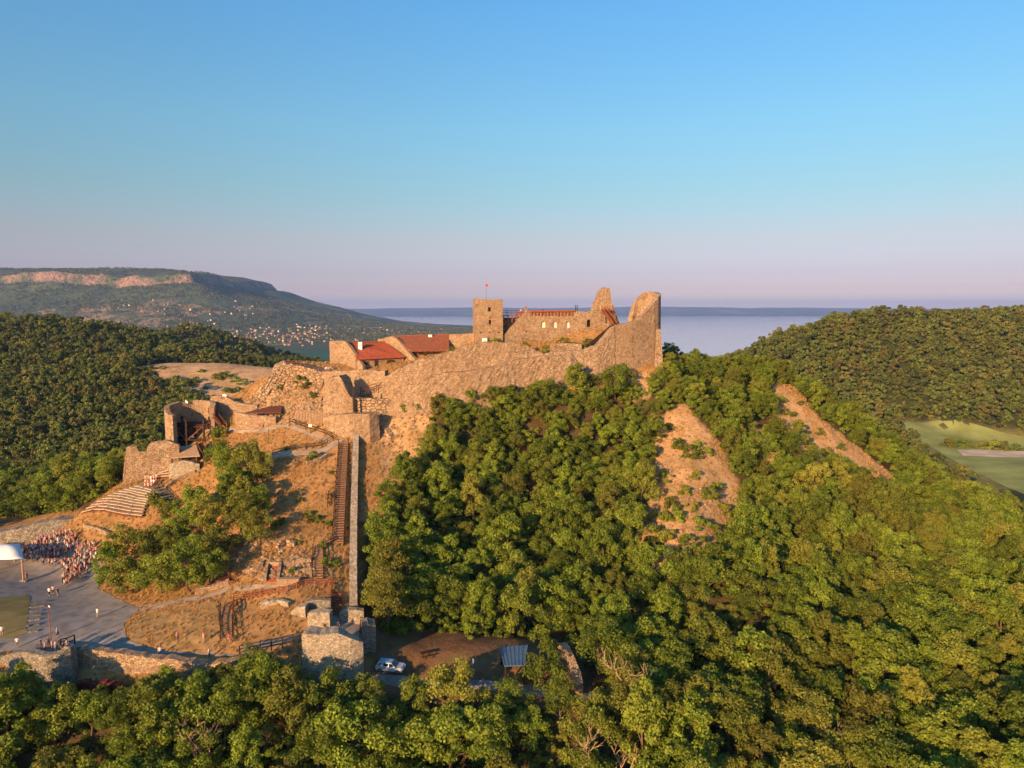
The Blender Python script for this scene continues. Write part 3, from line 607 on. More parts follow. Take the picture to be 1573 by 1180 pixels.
# ------------------------------------------------------------------ masonry helpers
def fnoise(x, y, z): return mnoise.noise(Vector((x, y, z)))
def wall(name, path, thick, mat, parent=None, jag=0.35, closed=False, rough=0.13, step=0.7, lean=0.0, sink=1.2):
    """path: (x, y, z_bottom, z_top); thickness goes to the left of the walking direction"""
    pth = [Vector(p) for p in path]; st = []
    segs = len(pth) if closed else len(pth) - 1
    for i in range(segs):
        a, b = pth[i], pth[(i + 1) % len(pth)]; k = max(1, int(round((b.to_2d() - a.to_2d()).length / step)))
        st += [a.lerp(b, j / k) for j in range(k)]
    if not closed: st.append(pth[-1])
    n = len(st); nrm = []
    for i in range(n):
        a = st[(i - 1) % n] if (closed or i > 0) else st[i]; b = st[(i + 1) % n] if (closed or i < n - 1) else st[i]
        d = (b.to_2d() - a.to_2d()); d = d.normalized() if d.length > 1e-6 else Vector((1, 0)); nrm.append(Vector((-d.y, d.x)))
    hmax = max(p.w - p.z for p in st) + sink; K = max(2, min(26, int(hmax / 0.75)))
    V, Fc = [], []; sd = (sum(ord(c) for c in name) + len(path) * 7) % 97
    def surf(off, sgn):
        base = len(V)
        for i, p in enumerate(st):
            s = p.x * 0.9 + p.y * 0.9
            zt = p.w + jag * (0.8 * fnoise(s * 0.45, sd, 1.0) + 0.8 * round(2.2 * fnoise(s * 1.1, sd, 4.0)) / 2.2 + 0.5 * fnoise(s * 2.7, sd, 8.0)) ; zb = p.z - sink
            for k in range(K + 1):
                u = k / K; z = zb + (zt - zb) * u
                d = rough * (0.55 * fnoise(p.x * 0.5, p.y * 0.5, z * 0.5) + 0.8 * fnoise(p.x * 1.5, p.y * 1.5, z * 1.5 + 7))
                o = off + sgn * d + sgn * lean * (1 - u)
                V.append((p.x + nrm[i].x * o, p.y + nrm[i].y * o, z))
        return base
    A = surf(0, -1); B = surf(thick, 1); R = K + 1
    m = n if closed else n - 1
    for i in range(m):
        j = (i + 1) % n
        for k in range(K):
            Fc.append((A+i*R+k, A+j*R+k, A+j*R+k+1, A+i*R+k+1)); Fc.append((B+j*R+k, B+i*R+k, B+i*R+k+1, B+j*R+k+1))
        Fc.append((A+i*R+K, A+j*R+K, B+j*R+K, B+i*R+K)); Fc.append((A+j*R, A+i*R, B+i*R, B+j*R))
    if not closed:
        for k in range(K):
            Fc.append((B+k, A+k, A+k+1, B+k+1)); e = (n - 1) * R; Fc.append((A+e+k, B+e+k, B+e+k+1, A+e+k+1))
    return mesh_obj(name, V, Fc, mat, parent)
def px_path(pp):
    o = []
    for px, pt, pb, Y in pp:
        b = P(px, pb, Y); o.append((b.x, b.y, min(b.z, hz(b.x, b.y) + 0.2), P(px, pt, Y).z))
    return o
def pwall(name, pp, thick, mat, label, cat='wall', **kw): return tag(wall(name, px_path(pp), thick, mat, **kw), label, cat)
def arch_prism(c, w_, h_, depth, ang, arch=True):        # an opening's solid, along the wall's normal
    u = Vector((math.cos(ang), math.sin(ang), 0)); nrm = Vector((-math.sin(ang), math.cos(ang), 0)); pr = [(-w_/2, -h_/2), (w_/2, -h_/2)]
    if arch: pr += [(w_/2 * math.cos(a), h_/2 - w_/2 + w_/2 * math.sin(a)) for a in np.linspace(0, math.pi, 7)]
    else: pr += [(w_/2, h_/2), (-w_/2, h_/2)]
    n = len(pr); V = [c + u * x + Vector((0, 0, z)) - nrm * 0.9 for x, z in pr] + [c + u * x + Vector((0, 0, z)) + nrm * depth for x, z in pr]
    return V, [tuple(range(n)), tuple(reversed(range(n, 2*n)))] + [((i+1) % n, i, n+i, n+(i+1) % n) for i in range(n)]
def carve(o, prisms):                                     # cut openings into a wall
    V, Fc = [], []
    for v, f in prisms: k = len(V); V += [tuple(x) for x in v]; Fc += [tuple(i + k for i in q) for q in f]
    cut = mesh_obj('cutter', V, Fc, M['stone'], o.parent); bm = bmesh.new(); bm.from_mesh(cut.data); bmesh.ops.recalc_face_normals(bm, faces=bm.faces); bm.to_mesh(cut.data); bm.free()
    bm = bmesh.new(); bm.from_mesh(o.data); bmesh.ops.recalc_face_normals(bm, faces=bm.faces); bm.to_mesh(o.data); bm.free()
    md = o.modifiers.new('openings', 'BOOLEAN'); md.object = cut; md.operation = 'DIFFERENCE'; md.solver = 'EXACT'
    bpy.context.view_layer.update(); dg = bpy.context.evaluated_depsgraph_get(); me = bpy.data.meshes.new_from_object(o.evaluated_get(dg))
    o.modifiers.clear(); o.data = me; bpy.data.objects.remove(cut)
def panel(name, c, w_, h_, ang, mat, parent, t=0.12):
    u = Vector((math.cos(ang), math.sin(ang), 0)) * w_ / 2; v = Vector((-math.sin(ang), math.cos(ang), 0)) * t; z = Vector((0, 0, h_ / 2))
    return MB().hexa([c-u-z, c+u-z, c+u+v-z, c-u+v-z, c-u+z, c+u+z, c+u+v+z, c-u+v+z]).build(name, mat, parent)
POSTS = {}
def post(h, w_, mat, at, parent):
    key = (round(h, 2), w_, mat.name)
    if key not in POSTS:
        mb = MB().box(-w_/2, w_/2, -w_/2, w_/2, -0.4, h); me = bpy.data.meshes.new('post'); me.from_pydata(mb.v, [], mb.f); me.materials.append(mat); POSTS[key] = me
    o = link(bpy.data.objects.new('post', POSTS[key]), parent); o.location = at
    return o
def fence(name, wpts, h, rails, mat, label, cat='fence', gap=2.0, pw=0.14, lift=0.0):
    wpts = [Vector(p) for p in wpts]; root = empty(name, wpts[0]); o0 = wpts[0]; tag(root, label, cat)
    for a, b in zip(wpts, wpts[1:]):
        k = max(1, int(round((b - a).length / gap)))
        for j in range(k + (1 if b is wpts[-1] else 0)): post(h, pw, mat, a.lerp(b, j / k) - o0, root)
        for r in range(rails):
            zz = Vector((0, 0, h * (1 - r / max(1, rails)) - 0.06)); MB().bar(a - o0 + zz, b - o0 + zz, 0.07, 0.13).build('rail', mat, root)
    return root
def gpts(pp, **kw): return [G(*p, **kw) for p in pp]
def stairs(name, a, b, wd, n, mat, label, rail_mat=None, sides=(1, -1), rh=1.0, cat='stairs', gap=2.2, ground=False):
    a, b = Vector(a), Vector(b); root = empty(name, a); tag(root, label, cat); d = b - a; dh = Vector((d.x, d.y, 0)).normalized(); s = Vector((dh.y, -dh.x, 0)) * wd / 2
    run = Vector((d.x, d.y, 0)).length / n; me = bpy.data.meshes.new('tread'); q = dh * run * 0.62
    mb = MB().hexa([-s - q, s - q, s + q, -s + q] + [v + Vector((0, 0, 0.14)) for v in (-s - q, s - q, s + q, -s + q)]); me.from_pydata([tuple(v) for v in mb.v], [], mb.f); me.materials.append(mat)
    for i in range(n):
        t_ = link(bpy.data.objects.new('tread', me), root); q_ = d * ((i + 0.5) / n) + Vector((0, 0, 0.12)); q_.z = max([q_.z] + [hz(a.x + q_.x + s.x * w, a.y + q_.y + s.y * w) - a.z + 0.02 for w in (-1, 0, 1)]) if ground else q_.z; t_.location = q_
    for sd in (1, -1): MB().bar(s * sd * 1.04 + Vector((0, 0, -0.05)), d + s * sd * 1.04 + Vector((0, 0, -0.05)), 0.12, 0.4).build('stringer', mat, root)
    for sd in sides:
        rm = rail_mat or mat; k = max(2, int(d.length / gap)); e = s * sd * 1.08
        for j in range(k + 1): post(rh, 0.12, rm, d * (j / k) + e, root)
        for z in (rh, rh * 0.55): MB().bar(e + Vector((0, 0, z)), d + e + Vector((0, 0, z)), 0.08, 0.12).build('handrail', rm, root)
    return root
def flagpole(at, h, flag_mat, label, fs=1.0, rad=0.07, tilt=0.0, mat=None):
    r = empty('flagpole', at); tag(r, label, 'flagpole')
    MB().tube([(0, 0, -0.3), (tilt * h * 0.5, 0, h * 0.5), (tilt * h, 0, h)], [rad, rad * 0.8, rad * 0.5], 6).build('pole', mat or M['metal'], r)
    V, Fc = [], []
    for i in range(7):
        for k in range(2):
            for z in range(3): V.append((tilt * h + 0.02 + i * 0.14 * fs * 0.8, 0.05 * math.sin(i * 1.3) * fs + k * 0.02, h - 0.1 - z * 0.35 * fs - 0.05 * i * fs))
    for i in range(6):
        for z in range(2):
            a = i * 6 + z; Fc += [(a, a+6, a+7, a+1), (a+3, a+4, a+10, a+9)]
    mesh_obj('flag', V, Fc, flag_mat, r)
    return r

# ------------------------------------------------------------------ upper castle
# square keep
KA = 0.15; ku, kv = Vector((math.cos(KA), math.sin(KA), 0)), Vector((-math.sin(KA), math.cos(KA), 0))
k0 = P(730.2, 520, 193.5); kw_, kd_ = 7.45, 6.6; kzt, kzb = P(750, 460.3, 193.5).z, P(750, 528, 193.5).z
kc = [k0, k0 + ku * kw_, k0 + ku * kw_ + kv * kd_, k0 + kv * kd_]
kp = []
for i in range(4):
    a, b = kc[i], kc[(i + 1) % 4]
    for tt in (0.0, 0.5): q = a.lerp(b, tt); kp.append((q.x, q.y, kzb, kzt + (0.38 if (i == 0 and tt == 0) else 0)))
keep = empty('square_tower', kc[0]); tag(keep, 'square stone keep with two small windows and a flagpole on top', 'tower')
kwall = wall('masonry', [(x - kc[0].x, y - kc[0].y, zb - kc[0].z, zt - kc[0].z) for x, y, zb, zt in kp], 0.55, M['stone'], keep, jag=0.12, closed=True, rough=0.05, step=0.6, sink=3)
def kpos(px, py):
    q = ray(px, py); n = -kv; tt = (kc[0].dot(n)) / q.dot(n); return q * tt - kc[0]
holes = [(kpos(752, 475.2), 0.75, 1.15), (kpos(752.8, 494.8), 0.6, 1.3)]; small = [(kpos(x, 510.8), 0.4, 0.35) for x in (738.5, 753, 766.5)]
carve(kwall, [arch_prism(c, w_, h_, 2.2, KA) for c, w_, h_ in holes] + [arch_prism(c, w_, h_, 0.7, KA, False) for c, w_, h_ in small])
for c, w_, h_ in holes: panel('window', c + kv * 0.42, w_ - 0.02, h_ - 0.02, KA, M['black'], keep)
z1 = kzt - kc[0].z - 1.2
MB().hexa([q - kc[0] + Vector((0, 0, z1 - q.z + kc[0].z + d)) + (kc[0] * 0) for d in (-0.3, 0) for q in [c + (((kc[0] + kc[2]) / 2) - c) * 0.18 for c in kc]]).build('roof_deck', M['wood_pale'], keep)
zl = P(750, 500, 193.5).z - kc[0].z
MB().bar(-kv * 0.06 + Vector((0, 0, zl)), ku * kw_ - kv * 0.06 + Vector((0, 0, zl)), 0.22, 0.14).build('string_course', M['stone'], keep)
fp = P(747.6, 459.5, 196); flagpole((fp.x, fp.y, kzt - 1.2), 5.6, M['flag_red'], 'thin flagpole with small red flag on top of the square keep', 0.9, 0.09, -0.05)

# palace wall with niches
PW = [(772,517,534,195.3),(781,508,533,195.8),(790,499,532,196.3),(800,488,532,196.8),(806,482,532,197.1),(812,478,532,197.4),(846,477.5,532,198.6),(880,477,532,199.8),(897,479,532,200.4),(912,478,530,201),(924,479,528,201.5)]
pal = empty('palace_wall', P(846, 530, 198.6)); o0 = pal.location; tag(pal, 'long ruined palace wall with pale niches, dark doorway and timber corbels', 'wall')
pth = [(a - o0.x, b - o0.y, c - o0.z, d - o0.z) for a, b, c, d in px_path(PW)]
pm = wall('masonry', pth, 1.5, M['stone'], pal, jag=0.12, rough=0.06, step=0.6)
pang = math.atan2(pth[7][1] - pth[5][1], pth[7][0] - pth[5][0])
def ppos(px, py):
    a = Vector((pth[5][0] + o0.x, pth[5][1] + o0.y, 0)); n = Vector((math.sin(pang), -math.cos(pang), 0)); q = ray(px, py); return q * (a.dot(n) / q.dot(n)) - o0
pn = Vector((-math.sin(pang), math.cos(pang), 0))
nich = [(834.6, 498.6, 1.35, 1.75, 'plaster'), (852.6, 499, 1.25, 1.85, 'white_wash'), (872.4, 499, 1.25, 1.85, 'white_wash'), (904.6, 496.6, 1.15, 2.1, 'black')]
M['white_wash'] = plain('white_wash', (0.60, 0.54, 0.44), 0.9, 0.1)
carve(pm, [arch_prism(ppos(x, y), w_, h_, 0.8 if mm != 'black' else 1.2, pang) for x, y, w_, h_, mm in nich])
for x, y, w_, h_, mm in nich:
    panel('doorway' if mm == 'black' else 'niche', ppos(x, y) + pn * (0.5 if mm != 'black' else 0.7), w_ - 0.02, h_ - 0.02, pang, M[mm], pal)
for k in range(13):
    c = ppos(816 + k * 5.2, 482.0); MB().hexa([c + Vector((math.cos(pang) * a, math.sin(pang) * a, z)) + pn * b for z in (-0.5, 0.45) for a, b in ((-.16, -.38), (.16, -.38), (.16, .2), (-.16, .2))]).build('corbel', M['wood_red'], pal)
a, b = ppos(813, 478.2), ppos(882, 477.6); MB().bar(a - pn * 0.15, b - pn * 0.15, 0.75, 0.42).build('coping', M['wood_red'], pal)
# bank, walkway and pillar between keep and palace
pwall('retaining_wall', [(771,488,526,199.5),(790,488,520,199.6),(812,486,512,199.8)], 1.0, M['rock'], 'orange earth-faced wall under the timber walkway beside the keep', jag=0.05)
wk = empty('timber_walkway', P(774, 486, 197.3)); o0w = wk.location; tag(wk, 'red-brown timber walkway joining the keep to the palace wall', 'walkway')
a, b = P(772, 486.5, 197.3) - o0w, P(807, 486.5, 198.2) - o0w; a.z = b.z = 0; sdv = Vector((0, 1.6, 0))
MB().hexa([a, b, b + sdv, a + sdv] + [v + Vector((0, 0, 0.28)) for v in (a, b, b + sdv, a + sdv)]).build('deck', M['wood_red'], wk)
for k in range(6):
    q = a.lerp(b, k / 5.0); post(1.35, 0.13, M['wood'], q + Vector((0, 0.1, 0.28)), wk)
    if k < 5: MB().bar(q + Vector((0, 0.8, -2.6 + 0.5 * k)), q + Vector((0.3, 0.8, 0)), 0.2).build('strut', M['wood_red'], wk)
for z in (1.0, 1.55): MB().bar(a + Vector((0, 0.1, z)), b + Vector((0, 0.1, z)), 0.08, 0.12).build('rail', M['wood'], wk)
for k in range(4):
    q = P(793 + 3.0 * k, 485, 198.4) - o0w; MB().box(q.x - .28, q.x + .28, q.y - .2, q.y + 0.9, 0.28, 0.62 + 0.3 * k).build('step', M['wood_red'], wk)
pwall('stone_pillar', [(806,471,486,197.8),(809.8,470,486,197.9)], 0.8, M['stone'], 'short square stone pillar at the end of the timber walkway', 'pillar', jag=0.25, step=0.35, rough=0.05)
# broken spike of wall
pwall('ruined_spike', [(912.3,477,505,201.2),(914,466,505,201.3),(917,459,505,201.4),(920.3,449,505,201.5),(924,443,505,201.6),(928,441.5,504,201.7),(932,442.5,503,201.8),(936,441,503,201.9),(937.6,453,502,202),(939.6,463,502,202),(942,473,502,202.1),(947,485,502,202.2),(951.5,495,503,202.3)], 2.4, M['stone'], 'tall ragged spike of broken wall standing above the palace', jag=0.7, step=0.4)
# timber stairs under it
a, b = P(944.5, 499, 196.5), P(927, 476, 199.6)
stairs('timber_stairs', a, b, 1.5, 14, M['wood'], 'steep dark timber stairs at the foot of the ragged wall spike', M['wood_red'])
pl = empty('lookout_platform', P(934, 477, 200)); tag(pl, 'small timber lookout platform at the foot of the ragged spike', 'platform')
MB().box(-1.6, 1.7, -0.2, 1.5, -0.15, 0.1).build('deck', M['wood'], pl)
for x in (-1.5, -0.5, 0.6, 1.6): post(1.0, 0.12, M['wood_red'], Vector((x, -0.1, 0.1)), pl)
for z in (0.55, 1.05): MB().bar((-1.55, -0.1, z), (1.65, -0.1, z), 0.08, 0.12).build('rail', M['wood_red'], pl)
for x in (-1.3, 1.4): MB().box(x - .1, x + .1, 0, 0.2, -3.2, -0.15).build('leg', M['wood'], pl)
a, b = P(905, 531, 185.5), P(941, 501, 190.5); stairs('rampart_stairs', a, b, 1.3, 26, M['wood_dark'], 'dark stairway climbing along the inner edge of the rampart', M['wood_dark'], sides=(1,), rh=0.9)
# front rampart and the tall curved ruin
RAMP_ = [(588,581,614,171.5),(610,569,620,171),(627,559,622,171),(655,550,620,171.5),(681,544,612,172.5),(715,532.5,608,173.5),(743,525.5,605,175),(775,525.5,600,176),(796,527.5,598,177),(818,536,596,178),(835,543.5,594,178.5),(860,541.5,590,179),(885,538.5,587,180),(917,532,584,181.2),(930,518,582,182.2),(943,501.5,581,183.2)]
pwall('rampart_wall', RAMP_, 2.0, M['stone'], 'long sunlit front rampart of the castle rising towards the curved ruin', jag=0.65, rough=0.2, lean=0.55, step=0.5)
CURV = [(942,502.5,580,183.3),(957,497,579,184.2),(970,495,578,185),(978,491.5,577,185.8),(986,484,576,186.6),(994,476,576,187.4),(1003,465,575,188.4),(1009,457,575,189.4),(1012.6,452.5,574,191),(1012.3,450.5,570,193.4),(1007,449,565,195.4),(999,448,560,196.9),(990,449,560,197.8),(982,452.5,560,198.1),(975,459,560,198.1),(970,467,560,197.8),(966,478,560,197.3),(963,492,560,196.8)]
pwall('curved_ruin', CURV, 1.5, M['stone'], 'tall curved shell of a ruined bastion with slanting broken top', 'ruin', jag=0.12, rough=0.09, step=0.5, lean=0.3)
c = P(1012, 575, 186.3); t0 = P(1009.5, 505, 189)
bt = MB().hexa([P(1003, 606, 184.6), P(1021.5, 606, 185), P(1021, 590, 189), P(1006, 590, 189), t0 + Vector((-.35, -.5, 0)), t0 + Vector((.9, -.3, -.3)), t0 + Vector((.9, .8, 0)), t0 + Vector((-.4, .8, 0))]).build('buttress', M['stone'])
tag(bt, 'tapering stone buttress against the outer corner of the curved ruin', 'buttress')
pwall('lower_rampart', [(594,612,624,170.8),(602,600,624,169.8),(640,589,624,169.3),(680,574,616,169.8),(723,570,612,170.8),(752,566,607,172.2),(777,558,602,173.8),(800,551.5,597,175.3),(840,546.5,592,177.2),(876,543,590,179),(892,560,588,180.2)], 3.2, M['stone'], 'lower rubble plinth along the foot of the front rampart', jag=0.3, rough=0.28, lean=0.9)
pwall('courtyard_wall', [(846,529,540,184.5),(866,527,540,185),(894,529,540,185.8)], 0.8, M['stone'], 'low rubble wall round the courtyard bushes', jag=0.1)
for x in (884.2, 886.6):
    q = P(x, 478, 202.5); pz = P(x, 468.5, 202.5).z; r = MB().tube([(0, 0, -1), (0, 0, pz - q.z)], 0.11, 6).build('metal_post', M['black']); r.location = q
    tag(r, 'short black post on the palace wall top, one of a pair', 'post', 'pair of black posts')
flagpole(G(801.5, 527, 180), 4.0, M['flag_red'], 'slim pole with red pennant inside the courtyard', 0.6, 0.05)

# ------------------------------------------------------------------ roofed houses of the upper ward
def roof_mat(name, col):
    m, t, b = new_mat(name, 0.85, 0.2); g = nd(t, 'NewGeometry'); wv = nd(t, 'TexWave', wave_type='BANDS', bands_direction='X'); wv.inputs['Scale'].default_value = 1.3; wv.inputs['Distortion'].default_value = 0.6
    t.links.new(g.outputs['Position'], wv.inputs['Vector'])
    c = mix(t, tuple(x * 0.7 for x in col), tuple(x * 1.25 for x in col), noise_fac(t, 1.6, 5, 0.3, 0.7)); t.links.new(c, b.inputs['Base Color']); bump(t, b, wv.outputs[1], 0.5, 0.06); return m
M['tile_red'] = roof_mat('red_roof_tiles', (0.38, 0.092, 0.04)); M['tile_brown'] = roof_mat('brown_roof_tiles', (0.24, 0.085, 0.045))
def slab(q4, t_): return MB().hexa([Vector(v) - Vector((0, 0, t_)) for v in q4] + [Vector(v) for v in q4])
def quad_wall(a, b, za, zb, t_, zbase):   # straight wall between two plan points
    d = (b - a); d.z = 0; n = Vector((-d.y, d.x, 0)).normalized() * t_
    return MB().hexa([(a.x, a.y, zbase), (b.x, b.y, zbase), (b.x+n.x, b.y+n.y, zbase), (a.x+n.x, a.y+n.y, zbase), (a.x, a.y, za), (b.x, b.y, zb), (b.x+n.x, b.y+n.y, zb), (a.x+n.x, a.y+n.y, za)])
def house(name, label, e0, e1, r1, r0, zbase, tile, wallm, wins, chim, porch=False):
    root = empty(name, e0); o = Vector(e0); tag(root, label, 'house'); e0, e1, r1, r0 = [Vector(v) - o for v in (e0, e1, r1, r0)]; zb = zbase - o.z
    back = (r0 - e0) * 0.9; b0, b1 = r0 + back, r1 + back; b0.z = b1.z = e0.z
    rf = slab([e0 + (e0 - r0) * 0.07, e1 + (e1 - r1) * 0.07, r1, r0], 0.22).build('roof', tile, root); slab([r0, r1, b1, b0], 0.22).build('roof', tile, root)
    MB().bar(r0 + Vector((0, 0, .08)), r1 + Vector((0, 0, .08)), 0.35, 0.22).build('ridge_tiles', tile, root)
    inn = (r0 - e0); inn.z = 0; inn = inn.normalized()
    ang = math.atan2(e1.y - e0.y, e1.x - e0.x); off = inn * (2.2 if porch else 0.35); fw0, fw1 = e0 + off, e1 + off; k = off.length / max(0.1, (Vector((r0.x, r0.y, 0)) - Vector((e0.x, e0.y, 0))).length); zf = e0.z + (r0.z - e0.z) * k - 0.26
    fw = quad_wall(fw0, fw1, zf, zf, 0.4, zb).build('front_wall', wallm, root)
    for A, Rr, Bk in ((e0, r0, b0), (e1, r1, b1)):
        s_ = (e1 - e0).normalized() * (0.3 if A is e0 else -0.5)
        pts = [A + s_ + inn * 0.3, Rr + s_ - Vector((0, 0, .3)), Bk + s_]; V = []
        for dd in (Vector((0, 0, 0)), (e1 - e0).normalized() * 0.35):
            V += [Vector((pts[0].x, pts[0].y, zb)) + dd, pts[0] - Vector((0, 0, .25)) + dd, pts[1] + dd, pts[2] - Vector((0, 0, .25)) + dd, Vector((pts[2].x, pts[2].y, zb)) + dd]
        mesh_obj('gable_wall', V, [(0, 1, 2, 3, 4), (9, 8, 7, 6, 5)] + [(i, i+5, (i+1) % 5 + 5, (i+1) % 5) for i in range(5)], wallm, root)
    quad_wall(b1, b0, e0.z - .25, e0.z - .25, 0.4, zb).build('back_wall', wallm, root)
    for nm, f, w_, h_, zc in wins:
        c = fw0.lerp(fw1, f); c.z = zb + zc; c -= inn * 0.06; w1 = panel(nm, c, w_, h_, ang, M['wood_dark'], root, 0.1)
        if nm == 'window':
            for sx in (-1, 1): panel('shutter', c + Vector((math.cos(ang), math.sin(ang), 0)) * sx * (w_ * 0.5 + 0.2) - inn * 0.05, 0.38, h_, ang, M['wood'], w1, 0.06)
    if porch:
        for j in range(6): post(e0.z - zb - 0.2, 0.2, M['wood'], Vector((e0.lerp(e1, j / 5.0 * 0.96 + 0.02).x, e0.lerp(e1, j / 5.0 * 0.96 + 0.02).y, zb)) + inn * 0.25, root)
        MB().bar(e0 + inn * 0.25 - Vector((0, 0, .35)), e1 + inn * 0.25 - Vector((0, 0, .35)), 0.2, 0.22).build('beam', M['wood'], root)
    if chim is not None:
        c = Vector(chim) - o; MB().box(c.x - .5, c.x + .5, c.y - .4, c.y + .4, c.z - 1.6, c.z + 0.55).build('chimney', M['white'], rf); MB().box(c.x - .6, c.x + .6, c.y - .5, c.y + .5, c.z + 0.55, c.z + 0.68).build('chimney_cap', M['stone_pale'], rf)
    return root
house('red_roofed_house', 'stone house with bright red tiled roof and white chimney', P(547, 549.8, 185), P(621, 546.2, 191.5), P(591, 525.5, 197), P(534, 526.5, 190.6), -15.6, M['tile_red'], M['stone'],
      [('window', 0.2, 0.9, 0.95, 1.7), ('door', 0.42, 0.95, 2.0, 1.35), ('window', 0.72, 1.5, 0.95, 1.8)], P(553.5, 529, 189.8))
house('brown_roofed_house', 'stone house with brown roof and timber porch nearest the keep', P(629, 537.6, 191), P(690, 536.8, 193.5), P(690, 514.2, 200), P(604, 516.8, 199), -13.9, M['tile_brown'], M['stone'],
      [('door', 0.2, 1.0, 1.9, 1.2), ('window', 0.5, 1.0, 0.9, 1.5), ('window', 0.78, 1.0, 0.9, 1.5)], P(661, 517.5, 199), porch=True)
pwall('gable_wall_ruin', [(507,524.5,568,190),(519,523.5,568,189.4),(530,523.5,568,188.8),(535,529,568,188.2),(545,543,568,186.2),(557,562,568,184.2)], 0.9, M['stone'], 'old stepped stone gable wall left of the red roof', jag=0.12, rough=0.06)
pwall('gable_wall_ruin', [(581,521.5,556,197.5),(592,519,556,197),(603,516.5,556,196.4),(612,523,556,194.6),(624,537,556,192),(637,551,558,189.5)], 0.9, M['stone'], 'old sloping stone gable wall between the red and brown roofs', jag=0.12, rough=0.06)
pwall('curtain_wall', [(690,514,538,198),(709,513,536,197.4),(728,512,533,196.8)], 1.0, M['stone'], 'plain stone curtain wall joining brown-roofed house and keep', jag=0.08, rough=0.06)
cb = P(724.5, 523, 191); cbx = MB().box(-.6, .6, -.4, .4, -0.3, 0.75).build('white_cabinet', M['white']); cbx.location = P(744.5, 524.5, 179.5); tag(cbx, 'small white cabinet on the rampart in front of the keep', 'cabinet')
flagpole(G(444.5, 556, 170), 5.5, M['flag_red'], 'pole with red pennant beside the left end of the houses', 0.9, 0.06)

# ------------------------------------------------------------------ gate ruin, mound and retaining walls
pwall('gate_ruin', [(498,596,645,170),(501,586,645,169.3),(506,580.5,645,168.8),(522,578,645,168.4),(527,583,644,168.2),(532,596,642,168),(538,609,640,167.8),(545,613,640,167.7)], 4.2, M['stone'], 'massive broken gate pier in front of the upper ward', 'ruin', jag=0.35, rough=0.2, lean=0.4)
pwall('retaining_wall', [(497,571,606,180.5),(520,570,606,179),(545,569,606,177.5),(570,568,608,176),(592,570,610,174.5)], 1.6, M['stone'], 'upper retaining wall below the red-roofed house', jag=0.25, rough=0.2)
pwall('retaining_wall', [(545,613,640,168.5),(560,612,640,168.7),(580,613,638,169),(600,613,634,169.6),(622,620,632,170.2)], 1.8, M['rock'], 'low rocky wall right of the gate pier', jag=0.5, rough=0.3)
pwall('retaining_wall', [(498,642,668,166),(510,638,674,164.8),(522,637,680,163.6),(545,636,684,162.8),(568,636,680,163),(582,634.5,668,164.8)], 2.5, M['stone'], 'retaining wall at the head of the long stairs', jag=0.2, rough=0.18, lean=0.5)
fence('timber_fence', [P(554, 605, 173.5), P(566, 603, 174), P(578, 600, 174.4), P(590, 597, 174.8)], 1.7, 3, M['wood'], 'dark timber fence on the ledge right of the gate pier', gap=1.5)
lt = empty('light_mast', P(543.5, 637, 166.5)); tag(lt, 'dark upright mast standing at the corner of the gate pier', 'mast')
MB().box(-.16, .16, -.16, .16, -0.5, 6.6).build('shaft', M['wood_dark'], lt); MB().box(-.25, .25, -.25, .25, -0.5, 0.8).build('base', M['wood'], lt)
mound = [(370,622,640,179.5),(384,610,632,179.6),(398,598,628,180),(414,581,622,180.6),(428,565,612,181.6),(438,557,606,182.5),(455,560,604,182.6),(474,565,604,182),(499,573,606,181)]
pwall('rocky_outcrop', mound, 5.5, M['rock'], 'rocky outcrop carrying the timber viewing platform', 'outcrop', jag=0.7, rough=0.65, lean=2.6, step=0.9)
vp = empty('viewing_platform', P(452, 563.5, 183.3)); tag(vp, 'timber viewing platform with railing on the rocky outcrop', 'platform')
MB().box(-2.6, 2.0, -0.3, 2.6, -0.1, 0.12).build('deck', M['wood'], vp)
for x in (-2.5, -1.4, -0.3, 0.8, 1.9): post(1.5, 0.15, M['wood'], Vector((x, -0.2, 0.1)), vp)
for z in (0.6, 1.1, 1.55): MB().bar((-2.6, -0.2, z), (2.0, -0.2, z), 0.08, 0.14).build('rail', M['wood'], vp)
for x in (-2.4, -0.2, 1.8): MB().box(x - .12, x + .12, -0.2, 0.05, -2.0, -0.1).build('leg', M['wood'], vp)
for x in (1.9, 3.0, 4.2, 5.4): post(1.1, 0.13, M['wood_dark'], Vector((x, 0.2, -0.55)), vp)
MB().bar((1.9, 0.2, 0.9), (5.4, 0.2, 0.3), 0.08, 0.14).build('rail', M['wood_dark'], vp)
# palisade
pal2 = empty('palisade', G(455, 650, 150)); tag(pal2, 'palisade of pale upright stakes beside the path', 'palisade'); a, b = P(455, 651, 168.6), P(504, 662, 166.6); me = None
for k in range(22):
    q = a.lerp(b, k / 21.0); h = 2.35 + 0.2 * math.sin(k * 2.4); o = MB().hexa([(-.12, -.09, -.6), (.12, -.09, -.6), (.12, .09, -.6), (-.12, .09, -.6), (-.11, -.08, h), (.11, -.08, h), (.11, .08, h), (-.11, .08, h)]).build('stake', M['wood_pale'], pal2); o.location = Vector((q.x, q.y, hz(q.x, q.y))) - pal2.location
